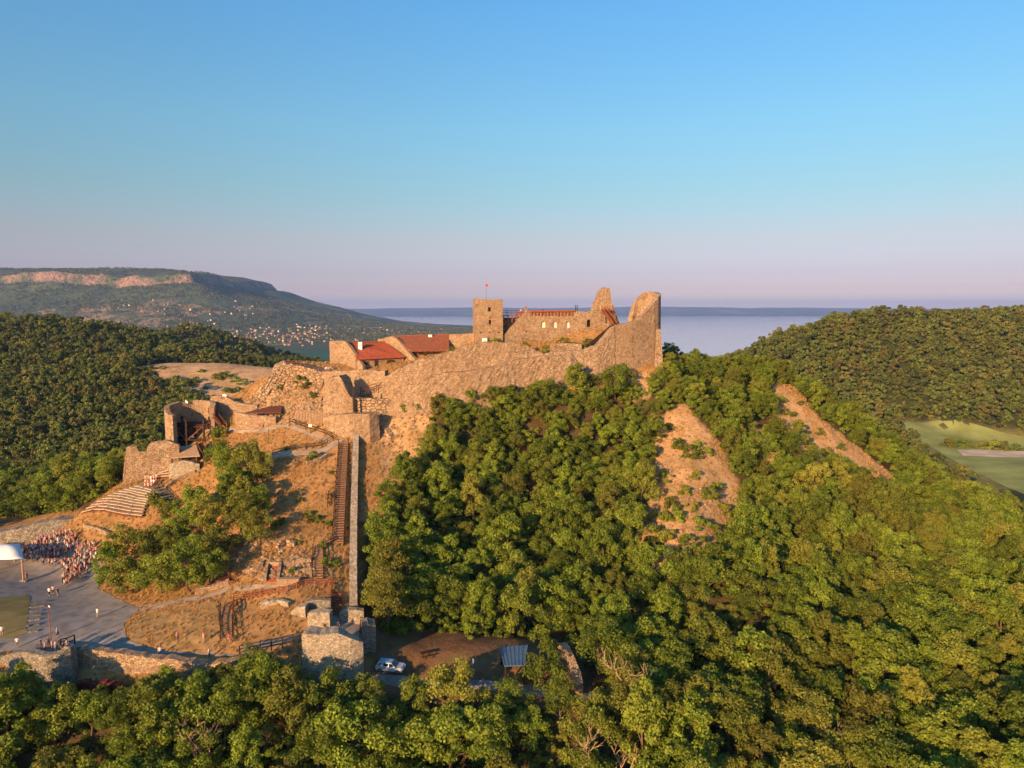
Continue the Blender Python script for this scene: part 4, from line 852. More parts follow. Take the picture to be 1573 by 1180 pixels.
# shelter and the walls of the middle ward
sh = empty('timber_shelter', G(410, 650, 150)); o0s = sh.location; tag(sh, 'low lean-to shelter with dark timber roof on the middle ward', 'shelter')
q4 = [P(376, 634, 171), P(432, 633.5, 171), P(433, 623, 174.5), P(415, 624, 174.5)]; slab([v - o0s for v in q4], 0.25).build('roof', M['wood'], sh)
for x, y, Y in ((380, 634, 171), (400, 634, 171), (420, 634, 171), (431, 634, 171)):
    q = P(x, y, Y); zg = hz(q.x, q.y); MB().box(-.14, .14, -.14, .14, zg - q.z - .3, -.1).build('post', M['wood_dark'], sh).location = q - o0s
pwall('middle_ward_wall', [(362,634.5,660,170.2),(380,636.5,660,169.4),(398,639,660,168.8),(424,640,658,168.4)], 1.0, M['stone'], 'low stone wall in front of the lean-to shelter', jag=0.15)
pwall('middle_ward_wall', [(325,609,654,176.5),(338,608,655,176.2),(348,609.5,655,176),(362,617,652,175.7),(374,620,650,175.6),(396,622,645,175.8)], 1.2, M['stone'], 'stone wall between the round bastion and the shelter', jag=0.2, rough=0.15)
def board(at, w_, h_, label, ph=1.6):
    r = empty('information_board', at); tag(r, label, 'sign'); MB().box(-.06, .06, -.05, .05, -.3, ph + h_).build('post', M['wood'], r); MB().box(-w_/2, w_/2, -.12, -.06, ph, ph + h_).build('board', M['white'], r)
board(G(477, 667, 150), 0.75, 0.6, 'white information board on a post beside the palisade'); board(Vector(P(345, 610, 176.6)), 1.0, 0.6, 'white information board on top of the middle ward wall', 0.05)
board(G(413, 670, 150) , 0.01, 0.01, 'thin timber marker post beside the shaded path')

# ------------------------------------------------------------------ round bastion, benches
bc = Vector((-76.9, 171.2, 0)); br = 5.7; bzt, bzb = P(270, 626, 168).z, -34.0
arc = [(bc.x + br * math.cos(math.radians(a)), bc.y + br * math.sin(math.radians(a)), bzb, bzt + dz) for a, dz in ((252, -1.6), (240, -1.5), (228, -1.1), (214, -.2), (195, .1), (170, .3), (140, .55), (112, .2), (100, .7), (75, .7), (45, .65), (20, .4), (0, -.5))]
rb = empty('round_bastion', (bc.x, bc.y, bzb)); tag(rb, 'half-round stone bastion tower open on one side with dark timbers inside', 'tower')
wall('masonry', [(x - bc.x, y - bc.y, zb - bzb, zt - bzb) for x, y, zb, zt in reversed(arc)], 1.1, M['stone'], rb, jag=0.15, rough=0.08, step=0.5)
for (x0, y0, x1, y1, z) in ((-4.5, -1, 4.6, -1, 6.2), (-4.5, 1.5, 4.6, 1.5, 6.2), (-4.3, -1, -3.6, 3, 6.3), (0, -2.6, 0, 3.5, 6.35), (3.8, -1.5, 3.8, 2.5, 6.3), (-4.5, -1, 4.6, -1, 3.3), (-3, -2.8, 3.8, -2.8, 3.3)):
    MB().bar((x0, y0, z), (x1, y1, z), 0.3, 0.34).build('beam', M['wood_dark'], rb)
for x, y in ((-3.2, -1.5), (0, -2.6), (3.7, -1.6), (3.7, 1.5), (-3, 2)): MB().box(x - .18, x + .18, y - .18, y + .18, 0, 8.2).build('post', M['wood_dark'], rb)
for s_ in (-1, 1): MB().bar((s_ * 0.3, -2.6, 3.4), (s_ * 3.3, -1.6, 6.2), 0.22).build('brace', M['wood_red'], rb)
MB().box(-4.3, 4.4, -1.4, 3.6, 3.0, 3.2).build('floor_deck', M['wood_dark'], rb); MB().box(-4.2, 4.3, -0.6, 3.8, 6.4, 6.6).build('upper_deck', M['wood_dark'], rb)
lamp = bpy.data.meshes.new('white_dish'); bm = bmesh.new(); bmesh.ops.create_uvsphere(bm, u_segments=12, v_segments=8, radius=0.55, matrix=Matrix.Diagonal((1, 0.6, 0.62, 1))); bm.to_mesh(lamp); bm.free(); lamp.materials.append(M['white'])
lo = link(bpy.data.objects.new('white_dish', lamp)); lo.location = (bc.x + 0.6, bc.y - 1.2, bzb + 3.75); tag(lo, 'small white rounded bowl on the deck inside the round bastion', 'bowl')
flagpole((bc.x - 2.6, bc.y + 3.2, bzb + 6.5), 5.6, M['flag_white'], 'pole with white pennant behind the round bastion', 0.9, 0.06)
stairs('bastion_stairs', P(343, 655, 170.5), P(324, 632, 172.5), 1.3, 13, M['wood'], 'timber stairs down the right side of the round bastion', M['wood'])
fence('timber_fence', [P(303, 664, 166.8), P(312, 660, 167.2), P(323, 657, 168)], 1.1, 2, M['wood'], 'short timber railing below the open side of the bastion', gap=1.0)
pwall('bastion_wall', [(189,738,752,158.0),(193,706,751,158.1),(197,688,750,158.3),(205,686,748,158.5),(213,686.5,745,158.8),(215.5,694,744,158.9),(227,694,741,159.3),(230,685,740,159.4),(234,680.5,739,159.6),(246,678,735,160.0),(262,677,730,160.6),(277,684,726,161.1)], 1.4, M['stone'], 'stepped ruined wall running down from the bastion to the benches', jag=0.2, rough=0.12)
pwall('bastion_wall', [(260,713,738,157.6),(282,708,734,158),(298,710,730,158.4),(307,713,728,158.8)], 1.0, M['stone_pale'], 'pale low wall under the thatched shed', jag=0.1)
ss = empty('open_shed', G(285, 716, 120)); o0b = ss.location; tag(ss, 'open shed with pale plank roof below the round bastion', 'shed')
slab([v - o0b for v in (P(262, 703, 159.2), P(307, 700, 159.8), P(301, 683, 165), P(275, 686, 165))], 0.22).build('roof', M['wood_pale'], ss)
for x, y, Y in ((264, 703.5, 159.4), (278, 702.6, 159.5), (302, 701, 159.9)):
    q = P(x, y, Y); MB().box(-.14, .14, -.14, .14, -2.4, -0.1).build('post', M['wood'], ss).location = q - o0b
q = P(283, 706, 161.5); MB().box(-3, 3, -.1, .1, -1.6, 0.4).build('back_wall', M['wood_dark'], ss).location = q - o0b
stairs('bastion_stairs', P(318, 707, 161), P(306, 682, 165), 1.2, 14, M['wood_dark'], 'dark timber steps between the open shed and the trees', M['wood'])
fence('timber_fence', gpts([(300, 690), (316, 680), (325, 668)]), 1.1, 2, M['wood_dark'], 'thin dark railing climbing beside the bastion trees', gap=1.6)
NR = 11
M['seat_stone'] = plain('pale_seat_stone', (0.46, 0.36, 0.24), 0.9, 0.25, 1.5)
BEN = [((570 + 380 * k / (NR - 1), 852 - 190 * k / (NR - 1)), (1000 + 70 * k / (NR - 1), 876 - 172 * k / (NR - 1))) for k in range(NR)] + [((1050, 590), (1200, 606)), ((1085, 568), (1195, 581)), ((1105, 549), (1185, 560))]
ORD = ['lowest', 'second', 'third', 'fourth', 'fifth', 'sixth', 'seventh', 'eighth', 'ninth', 'tenth', 'topmost']
for k, (a, b) in enumerate(BEN):
    A_, B_ = [P(q[0] / 4.538, 600 + q[1] / 4.538, 147 + (195 - q[1] / 4.538) * 11 / 60.0) for q in (a, b)]
    for q in (A_, B_): q.z = hz(q.x, q.y)
    r = empty('seating_step', A_)
    tag(r, f'{ORD[k]} pale seating step of the hillside theatre, counted from the terrace' if k < NR else ['lower', 'middle', 'upper'][k - NR] + ' step of the small terrace above the theatre seating', 'seating step', 'theatre seating')
    d = B_ - A_; n = Vector((-d.y, d.x, 0)).normalized(); nseg = max(2, int(d.length / 2.4))
    for j in range(nseg):                                  # each step is laid from short slabs, slightly uneven
        a1, b1 = d * (j / nseg + .006), d * ((j + 1) / nseg - .006); zz = Vector((0, 0, .5 + random.uniform(-.04, .04)))
        for q in (a1, b1): q.z = max(hz(A_.x + q.x + n.x * w, A_.y + q.y + n.y * w) for w in (-.4, 0, .4)) - A_.z - .22
        MB().bar(a1 + zz, b1 + zz, 1.0 + random.uniform(-.08, .08), 0.16).build('slab', M['seat_stone'], r)
        MB().bar(a1 + zz + Vector((0, 0, -.42)) + n * .1, b1 + zz + Vector((0, 0, -.42)) + n * .1, 0.55, 0.66).build('riser', M['wood'], r)
stairs('theatre_steps', G(272, 784, 110), G(240, 750, 110), 2.2, 9, M['stone_grey'], 'grey stone steps beside the theatre seating', M['wood_dark'], ground=True, sides=(1,))
pwall('terrace_wall', [(-70,824,846,151),(0,818,842,151),(33,812,840,151.2),(60,804,838,151.6),(88,798.5,834,152),(108,798,832,152.2),(123,801,830,152.2)], 3.0, M['stone_grey'], 'low grey stone wall behind the crowd', jag=0.25, rough=0.25, lean=0.4)

# ------------------------------------------------------------------ lower gate, outer walls, stair wall
pwall('outer_wall', [(-60,1013,1050,101),(0,1011.5,1050,100.5),(21,1003,1050,99.6),(46,1002,1052,98),(70,1008,1055,97),(95,1003.5,1057,97.2),(112,994,1057,98),(121,989,1057,99.6)], 1.2, M['stone_grey'], 'grey rounded bastion at the near corner of the lower terrace', jag=0.12, rough=0.12, lean=0.3)
pwall('outer_wall', [(125,996.5,1050,100.6),(178,1003.5,1050,100),(228,1010,1050,99.5),(267,1013,1050,99.3),(303,1020,1050,99),(356,1016,1050,99.3),(374,1013,1048,99.8)], 1.4, M['stone'], 'long low outer wall along the edge of the lower terrace', jag=0.35, rough=0.22, lean=0.4)
bp = empty('brick_heap', P(124, 1055, 96.5)); tag(bp, 'long dark red heap of bricks at the foot of the outer wall', 'heap')
for k in range(7):
    q = k * 0.85; mb = MB().box(q - .5, q + .5, -.5, .5, -.4, 0.75 + 0.25 * math.sin(k * 1.9)); mb.build('pile', plain('old_red_brick', (0.13, 0.03, 0.02), 0.9, 0.4) if k == 0 else bpy.data.materials['old_red_brick'], bp)
gb = pwall('gate_block', [(466,976,1062,100),(480,975,1062,100),(500,974,1062,100.2),(522,974,1060,100.5),(540,979,1056,101),(559,987.5,1046,102)], 2.6, M['stone_pale'], 'big pale square gate block at the bottom of the hill', 'ruin', jag=0.3, rough=0.12)
pwall('gate_stub', [(558,962.5,1004,107),(566,959.5,1004,107.2),(578,962,1004,107.5)], 2.6, M['stone_grey'], 'grey wall stub at the right of the gate passage', jag=0.15, rough=0.1)
pwall('gate_stub', [(522,943,958,113),(533,936.5,957,113.1),(548,937,957,113.3),(559,939,957,113.5)], 1.2, M['stone_pale'], 'low pale wall across the head of the gate passage', jag=0.1)
pwall('gate_stub', [(473,943,978,110),(490,940.5,978,109.8),(507,941.5,976,109.6)], 1.4, M['stone_pale'], 'pale wall stump left of the gate passage', jag=0.12)
pwall('gate_stub', [(470,924,948,113.6),(488,922,946,113.7),(508,922.5,943,113.8)], 1.0, M['stone_grey'], 'shaded grey wall under the red-brown railing', jag=0.1)
pwall('gate_stub', [(444,948,960,112),(449,937,964,111.8),(458,933,966,111.7),(470,932,968,111.6)], 1.3, M['stone_pale'], 'broken pale wall end beside the dry grass bank', jag=0.2)
swp = [G(x, y, 100) for x, y in ((537, 940), (537, 900), (537.5, 850), (538.5, 800), (540, 750), (541.5, 710), (542.5, 676))]
tag(wall('stair_wall', [(p.x, p.y, p.z - 0.5, p.z + 1.25) for p in swp], -1.3, M['stone_pale'], None, 0.15, False, 0.07, 0.6), 'straight pale stone wall climbing beside the long stairs', 'wall')
stairs('long_stairs', G(519, 838, 100), G(528, 682, 100), 2.0, 46, M['wood_step'], 'long straight timber stairs up the dry grass slope', M['wood_dark'], ground=True)
stairs('timber_steps', G(488.5, 892, 100), G(489, 842, 100), 1.7, 15, M['wood_step'], 'timber steps left of the stair wall below the long stairs', M['wood_dark'], ground=True)
stairs('timber_steps', G(348, 985, 100), G(348, 934, 100), 1.6, 16, M['wood_step'], 'timber steps up the grass bank from the lower terrace', M['wood_dark'], ground=True)
stairs('timber_steps', G(516, 946, 100), G(517, 912, 100), 1.6, 8, M['wood_red'], 'short red-brown steps in the gate passage', M['wood_red'], sides=(-1,))
fence('timber_fence', gpts([(357, 948), (359, 926), (400, 918), (442, 911), (470, 901), (512, 898), (506, 926)]), 1.1, 3, M['wood_red'], 'red-brown timber railing along the excavated middle terrace', gap=1.6)
fence('timber_fence', [P(368, 1006, 102), P(400, 999, 102.6), P(434, 992, 103.2), P(466, 984, 104)], 1.4, 3, M['wood_dark'], 'dark railing of the ramp leading to the gate block', gap=1.7)
fence('timber_fence', [G(498, 974, 90), G(506, 946, 90)], 1.4, 2, M['wood_red'], 'red-brown railing left of the gate passage', gap=1.2)
fence('timber_fence', [G(553, 982, 90), G(555, 948, 90)], 1.5, 3, M['wood_red'], 'red-brown railing right of the gate passage', gap=1.2)
fence('timber_fence', gpts([(419, 700), (440, 694), (470, 690), (494, 688), (512, 676), (498, 668), (470, 660), (445, 650)]), 1.1, 2, M['wood_dark'], 'thin dark railing along the zigzag path above the dry slope', gap=2.2, pw=0.1)
fence('timber_fence', gpts([(503, 780), (505, 762), (516, 770)]), 1.0, 2, M['wood_dark'], 'small railed landing left of the long stairs', gap=1.2)
fence('timber_fence', gpts([(498, 842), (518, 832)]), 1.0, 2, M['wood_dark'], 'short railing between the timber steps and the long stairs', gap=1.5)
dk = empty('timber_deck', G(354, 893, 90)); tag(dk, 'small timber deck with railing below the cluster of trees', 'deck'); MB().box(-2.1, 1.6, -1.1, 1.4, -.1, 0.35).build('floor', M['wood'], dk)
for x in (-2, -.8, .4, 1.5): post(1.0, .12, M['wood_red'], Vector((x, 1.3, .3)), dk)
MB().bar((-2.1, 1.3, 1.25), (1.6, 1.3, 1.25), .08, .12).build('rail', M['wood_red'], dk); MB().bar((1.5, -1, 1.25), (1.5, 1.3, 1.25), .08, .12).build('rail', M['wood_red'], dk)
ex = empty('excavated_room', G(419, 893, 90)); tag(ex, 'excavated room with brick floor and low walls on the middle terrace', 'ruin')
ea, eb, ec, ed = [G(x, y, 90) - ex.location for x, y in ((407, 896), (427, 896), (431, 870), (411, 870))]
slab([v + Vector((0, 0, 0.16)) for v in (ea, eb, ec, ed)], 0.3).build('brick_floor', plain('worn_red_brick', (0.30, 0.09, 0.05), 0.9, 0.3), ex)
for u, v in ((ea, ed), (ed, ec), (ec, eb)): MB().bar(u + Vector((0, 0, .3)), v + Vector((0, 0, .3)), 0.5, 0.9).build('low_wall', M['stone'], ex)
ps = empty('plank_stack', G(443, 899, 90)); tag(ps, 'stack of pale planks beside the excavated room', 'planks')
for k in range(5): MB().box(-1.9 + .05 * k, 1.9 - .1 * (k % 2), -.6 + .08 * k, .5 + .08 * k, .02 + .2 * k, .18 + .2 * k).build('plank', M['wood_pale'], ps)

def rock_mesh(seed):
    bm = bmesh.new(); bmesh.ops.create_icosphere(bm, subdivisions=1, radius=0.5); rg = random.Random(seed)
    for v in bm.verts: v.co = Vector((v.co.x * 1.2, v.co.y, v.co.z * .75)) * rg.uniform(.7, 1.2)
    me = bpy.data.meshes.new('rubble_stone'); bm.to_mesh(me); bm.free(); me.materials.append(M['stone']); return me
rp = []
for poly, n in (([(366,634),(440,552),(520,566),(594,594),(606,640),(500,642),(440,657),(400,642)], 1500), ([(395,820),(470,850),(500,890),(400,890),(350,870)], 260), ([(1000,700),(1060,660),(1120,760),(1125,850),(1000,860)], 260), ([(540,640),(660,615),(650,650),(590,690)], 160)):
    xs, ys = [p[0] for p in poly], [p[1] for p in poly]; k = 0
    while k < n:
        x, y = random.uniform(min(xs), max(xs)), random.uniform(min(ys), max(ys))
        if inside(np.array([x]), np.array([y]), poly)[0]: g = G(x, y, 90, 260); rp.append((g.x, g.y, g.z, random.choice((.3, .4, .5, .6, .9, 1.2)))); k += 1
stuff_points('rubble', np.array(rp), [rock_mesh(k) for k in range(4)], 'loose rubble stones strewn over the castle slopes', 'rubble')

def low_wall(pp, h, label, mat='stone', th=0.7, jag=0.25):
    g = [G(x, y, 90, 260) for x, y in pp]; return tag(wall('low_wall', [(q.x, q.y, q.z - .3, q.z + h) for q in g], th, M[mat], None, jag, False, 0.1, 0.5), label, 'wall')
low_wall([(300, 914), (325, 908), (352, 899)], .9, 'low rubble wall beside the path to the timber deck')
low_wall([(372, 884), (390, 880), (404, 873)], .8, 'low rubble wall left of the excavated room')
low_wall([(436, 872), (455, 868), (478, 866)], .9, 'low rubble wall between excavated room and timber steps')
low_wall([(428, 846), (440, 838), (452, 842)], 1.1, 'short broken wall on the dry slope above the excavation', 'rock', .9, .5)
low_wall([(400, 936), (425, 930), (443, 934)], .9, 'low wall at the top of the dry grass bank', 'stone_pale')
low_wall([(505, 700), (490, 708), (470, 712)], .6, 'low edging wall under the zigzag path')
low_wall([(560, 650), (585, 660), (600, 680)], 1.2, 'broken rock ledge right of the stair wall head', 'rock', 1.2, .6)
low_wall([(255, 752), (275, 740), (300, 728)], .8, 'low retaining wall above the theatre steps')
low_wall([(128, 812), (150, 818), (172, 830)], .9, 'low rubble wall between seating and crowd')
# ------------------------------------------------------------------ pavements, paths, fields
def gravel(name, col, sc=0.5):
    m, t, b = new_mat(name, 0.95, 0.1); c = mix(t, tuple(x * 0.75 for x in col), tuple(x * 1.2 for x in col), noise_fac(t, sc, 6, 0.35, 0.65)); t.links.new(c, b.inputs['Base Color']); bump(t, b, noise_fac(t, 6.0, 3, 0.2, 0.8), 0.5, 0.05); return m
M['pave'] = gravel('grey_gravel', (0.24, 0.22, 0.20)); M['path'] = gravel('pale_path_gravel', (0.34, 0.27, 0.20)); M['meadow'] = gravel('mown_meadow', (0.27, 0.30, 0.09), 0.05); M['reed'] = gravel('green_field', (0.035, 0.105, 0.055), 0.01); M['track'] = gravel('dusty_track', (0.60, 0.48, 0.33), 0.1)
M['lawn'] = gravel('trodden_lawn', (0.24, 0.19, 0.07), 0.35)
drape('terrace_pavement', [(-60,1006),(-60,850),(0,850),(40,838),(100,828),(150,845),(160,880),(150,905),(190,925),(215,935),(190,960),(195,985),(240,1000),(300,1004),(372,1008),(372,992),(415,985),(460,974),(460,984),(372,1012),(240,1008),(125,995),(60,1000)], M['pave'], 0.07)
drape('lawn', [(-40,985),(-40,925),(40,915),(47,918),(40,975),(20,982)], M['lawn'], 0.11)
drape('mound_lawn', [(200,985),(196,965),(225,946),(280,932),(335,926),(338,985),(330,1000),(270,1000)], plain('dry_mound_grass', (0.30, 0.19, 0.075), 0.95, 0.45, 0.5), 0.09)
drape('gate_pavement', [(505,985),(508,948),(524,948),(524,955),(553,955),(556,985)], M['pave'], 0.08, 0.6)
drape('footpath', [(400,704),(410,697),(470,692),(496,690),(512,678),(528,676),(530,682),(514,686),(500,697),(470,700),(415,706)], M['path'], 0.08, 0.7)
drape('footpath', [(300,664),(330,656),(370,660),(400,660),(440,652),(470,662),(512,675),(505,680),(465,667),(438,657),(400,666),(360,665),(330,662),(304,669)], M['path'], 0.08, 0.7)
drape('footpath', [(212,932),(260,925),(330,912),(352,900),(356,905),(332,918),(262,933),(216,940)], M['path'], 0.08, 0.7)
drape('footpath', [(358,902),(400,899),(440,902),(470,895),(508,891),(508,896),(472,901),(442,908),(400,906),(360,909)], M['path'], 0.08, 0.7)
drape('track', [(575,1036),(620,1040),(700,1048),(780,1052),(880,1068),(960,1075),(960,1085),(880,1080),(780,1066),(700,1060),(575,1050)], M['pave'], 0.07)
drape('meadow', [(1372,645),(1440,647),(1500,653),(1573,673),(1660,692),(1660,775),(1573,760),(1500,728),(1440,694)], M['meadow'], 0.3, 8)
drape('valley_track', [(1470,692),(1530,693),(1600,696),(1600,706),(1540,704),(1480,702)], M['track'], 0.5, 6)
tag(mesh_obj('reed_field', [(-1050, 1850, FARZ + .5), (-250, 1850, FARZ + .5), (-330, 2300, FARZ + .5), (-1150, 2300, FARZ + .5)], [(0, 1, 2, 3)], M['reed']), kind='structure')
bd = [P(x, 1000, Y) for x, Y in ((52, 99.6), (72, 98.6), (96, 98.8), (112, 100), (116, 102.5), (56, 103))]; bdm = mesh_obj('bastion_deck', [(q.x, q.y, -51.2) for q in bd] + [(q.x, q.y, -49.5) for q in bd], [tuple(reversed(range(6))), tuple(range(6, 12))] + [(i, (i + 1) % 6, (i + 1) % 6 + 6, i + 6) for i in range(6)], M['stone_grey']); tag(bdm, 'raised stone deck inside the rounded bastion of the lower terrace', 'deck')
st = empty('terrace_steps', G(52, 972, 90)); tag(st, 'flight of grey stone steps beside the lower lawn', 'stairs')
for k, (xa, ya, xb, yb) in enumerate([(40,972,60,970),(41,963,61,961),(42,955,62,953),(43,948,63,946),(44,941,65,939),(45,935,70,932),(46,929,75,925)]):
    a, b = G(xa, ya, 90) - st.location, G(xb, yb, 90) - st.location; MB().bar(a + Vector((0, 0, .1)), b + Vector((0, 0, .1)), 0.5, 0.3).build('step', M['stone_grey'], st)

# ------------------------------------------------------------------ canopy, posts, shed, car, bench
cn = empty('event_canopy', G(36, 893, 90)); tag(cn, 'white vaulted event canopy at the edge of the lower terrace', 'canopy'); Vc, Fc = [], []
for i in range(15):
    t_ = i / 14.0; y = t_ * 8.0; z = 4.5 + 1.9 * math.sin(math.pi * t_) - 0.9 * t_
    for k in range(9): x = 0.6 - k * 2.6 - 0.85 * y; Vc.append((x, y - 0.4, z - 0.25 * math.sin(math.pi * k / 8.0)))
n0 = len(Vc); Vc += [(x, y, z - 0.12) for x, y, z in Vc]
for i in range(14):
    for k in range(8):
        a = i * 9 + k; Fc += [(a, a+9, a+10, a+1), (n0+a, n0+a+1, n0+a+10, n0+a+9)]
for i in range(14): Fc += [(i*9, n0+i*9, n0+i*9+9, i*9+9)]
for k in range(8): Fc += [(k, k+1, n0+k+1, n0+k)]
mesh_obj('membrane', Vc, Fc, M['white'], cn, smooth=True)
for x, y, h in ((0, 0, 4.5), (-6.6, 7.4, 3.6), (-9, 0, 4.3)): MB().tube([(x, y, -.3), (x, y, h)], 0.16, 8).build('post', M['wood_pale'], cn); MB().box(x - .7, x + .7, y - .5, y + .5, -.2, .18).build('footing', M['stone_pale'], cn)
flagpole(G(80.5, 1001, 90), 7.2, M['flag_white'], 'tall leaning pole with small pale pennant on the rounded bastion', 0.4, 0.08, -0.03, M['wood_red'])
fence('metal_railing', [P(93, 996, 100.6), P(103, 994, 101.4), P(115, 989, 102.4)], 1.4, 2, M['black'], 'black railing on the rounded bastion of the lower terrace', gap=1.3)
sd = empty('tin_roofed_shed', G(790, 1030, 90)); o0d = sd.location; tag(sd, 'shed with blue-grey corrugated roof among the trees', 'shed'); c4 = [P(775, 1023, 101.6), P(806, 1022, 101.7), P(810, 991, 106.6), P(768, 994, 106.6)]
nrib = 7; mt_ = plain('blue_grey_tin', (0.06, 0.115, 0.19), 0.5, 0.15, 1.5, 0.4); slab([v - o0d for v in c4], 0.12).build('roof', mt_, sd)
for k in range(nrib):
    f = k / (nrib - 1.0); MB().bar(c4[0].lerp(c4[1], f) - o0d + Vector((0, 0, .05)), c4[3].lerp(c4[2], f) - o0d + Vector((0, 0, .05)), .16, .12).build('roof_rib', mt_, sd)
for q in c4: q = q + (sum(c4, Vector()) / 4 - q) * 0.08; MB().box(-.1, .1, -.1, .1, hz(q.x, q.y) - q.z - .3, -.1).build('post', M['wood_dark'], sd).location = q - o0d
q = (c4[2] + c4[3]) / 2; MB().box(-1.9, 1.9, 0, .1, hz(q.x, q.y) - q.z - .2, -.2).build('back_wall', M['wood_dark'], sd).location = q - o0d
pwall('pointed_ruin', [(855.5,992,1058,106.2),(858,988,1060,105.6),(862,989,1062,105),(868,1003,1066,104),(875,1018,1072,102.8),(881,1034,1078,101.6),(884.5,1052,1082,100.6)], 1.1, M['stone'], 'narrow pointed fragment of wall rising from the trees by the track', 'ruin', jag=0.12, rough=0.1, step=0.45)
pb = empty('picnic_table', G(656, 1010, 90), 0.4); tag(pb, 'dark picnic table on the bare car park ground', 'table')
MB().box(-1.0, 1.0, -.4, .4, .7, .78).build('table_top', M['wood_dark'], pb)
for s_ in (-1, 1):
    MB().box(-1.0, 1.0, s_ * .75 - .14, s_ * .75 + .14, .42, .48).build('seat', M['wood_dark'], pb)
    for x in (-.7, .7): MB().bar((x, s_ * .75, 0), (x, s_ * .25, .7), .1).build('leg', M['wood_dark'], pb)
lp = empty('marker_post', G(727, 1044, 90)); tag(lp, 'slim pale post at the edge of the track', 'post'); MB().tube([(0, 0, -.3), (-.05, 0, 3.0)], .07, 6).build('shaft', M['metal'], lp); MB().box(-.14, .08, -.08, .08, 2.3, 3.1).build('cap', M['white'], lp)
def car(at, rz):
    r = empty('parked_car', at, rz); tag(r, 'white and blue estate car parked behind the gate block', 'car')
    body = plain('white_car_paint', (0.42, 0.47, 0.53), 0.3, 0.03, 1, 0.5); blue = plain('blue_car_roof', (0.16, 0.33, 0.56), 0.3, 0.05, 1, 0.5); gl = plain('car_glass', (0.012, 0.015, 0.02), 0.08, 0.1, 1, 0.6)
    prof = [(-2.1, .35), (2.1, .35), (2.15, .75), (1.95, .95), (1.05, 1.02), (-2.0, 1.02), (-2.15, .8)]; n = len(prof)
    mesh_obj('body', [(x, -.86, z) for x, z in prof] + [(x, .86, z) for x, z in prof], [tuple(range(n)), tuple(reversed(range(n, 2*n)))] + [((i+1) % n, i, n+i, n+(i+1) % n) for i in range(n)], body, r)
    cb_ = MB().hexa([(-1.98, -.83, 1.02), (1.05, -.83, 1.02), (1.05, .83, 1.02), (-1.98, .83, 1.02), (-1.7, -.68, 1.5), (.35, -.68, 1.5), (.35, .68, 1.5), (-1.7, .68, 1.5)]).build('cabin', body, r)
    MB().hexa([(-1.75, -.7, 1.5), (.4, -.7, 1.5), (.4, .7, 1.5), (-1.75, .7, 1.5), (-1.6, -.6, 1.57), (.25, -.6, 1.57), (.25, .6, 1.57), (-1.6, .6, 1.57)]).build('roof', blue, r)
    for s_ in (-1, 1):
        for x0, x1, t0_, t1_ in ((-1.75, -.95, -1.6, -.95), (-.85, -.05, -.85, -.05), (.05, .85, .05, .33)):
            f = lambda z: s_ * (.85 - (z - 1.02) / .48 * .15)
            mesh_obj('side_window', [(x0, f(1.08), 1.08), (x1, f(1.08), 1.08), (t1_, f(1.44), 1.44), (t0_, f(1.44), 1.44)] + [(x, y - s_ * .03, z) for x, y, z in [(x0, f(1.08), 1.08), (x1, f(1.08), 1.08), (t1_, f(1.44), 1.44), (t0_, f(1.44), 1.44)]], [(0, 1, 2, 3), (7, 6, 5, 4), (0, 4, 5, 1), (1, 5, 6, 2), (2, 6, 7, 3), (3, 7, 4, 0)], gl, r)
        for x in (-1.35, 1.35):
            wv = MB(); wv.tube([(x, s_ * .72, .33), (x, s_ * .9, .33)], .33, 14); wt = wv.build('wheel', M['black'], r); MB().tube([(x, s_ * .9, .33), (x, s_ * .915, .33)], .19, 10).build('rim', M['metal'], wt)
        MB().box(2.05, 2.16, s_ * .6 - .18, s_ * .6 + .18, .66, .82).build('headlight', M['white'], r); MB().box(-2.17, -2.08, s_ * .7 - .1, s_ * .7 + .1, .72, .98).build('tail_light', M['flag_red'], r)
    MB().hexa([(1.08, -.7, 1.05), (1.1, -.7, 1.04), (1.1, .7, 1.04), (1.08, .7, 1.05), (.42, -.6, 1.46), (.46, -.6, 1.46), (.46, .6, 1.46), (.42, .6, 1.46)]).build('windscreen', gl, r)
car(G(600, 1031, 90), math.radians(-12))

# ------------------------------------------------------------------ people
def shirt_mat():
    m, t, b = new_mat('shirt_cloth', 0.85, 0.2); oi = nd(t, 'ObjectInfo'); t.links.new(oi.outputs['Color'], b.inputs['Base Color']); return m
def trouser_mat():
    m, t, b = new_mat('trouser_cloth', 0.85, 0.2); oi = nd(t, 'ObjectInfo'); r = nd(t, 'ValToRGB'); r.color_ramp.interpolation = 'CONSTANT'
    for p, c in ((0, (.03, .035, .06)), (.3, (.16, .13, .10)), (.5, (.02, .02, .022)), (.7, (.30, .26, .22)), (.85, (.06, .09, .16))):
        e = r.color_ramp.elements[0] if p == 0 else r.color_ramp.elements.new(p); e.position = p; e.color = (*c, 1)
    t.links.new(oi.outputs['Random'], r.inputs[0]); t.links.new(r.outputs[0], b.inputs['Base Color']); return m
M['shirt'], M['trouser'], M['skin'], M['hair'] = shirt_mat(), trouser_mat(), plain('skin', (0.48, 0.27, 0.18), 0.6, 0.05), plain('dark_hair', (0.035, 0.022, 0.014), 0.7, 0.3)
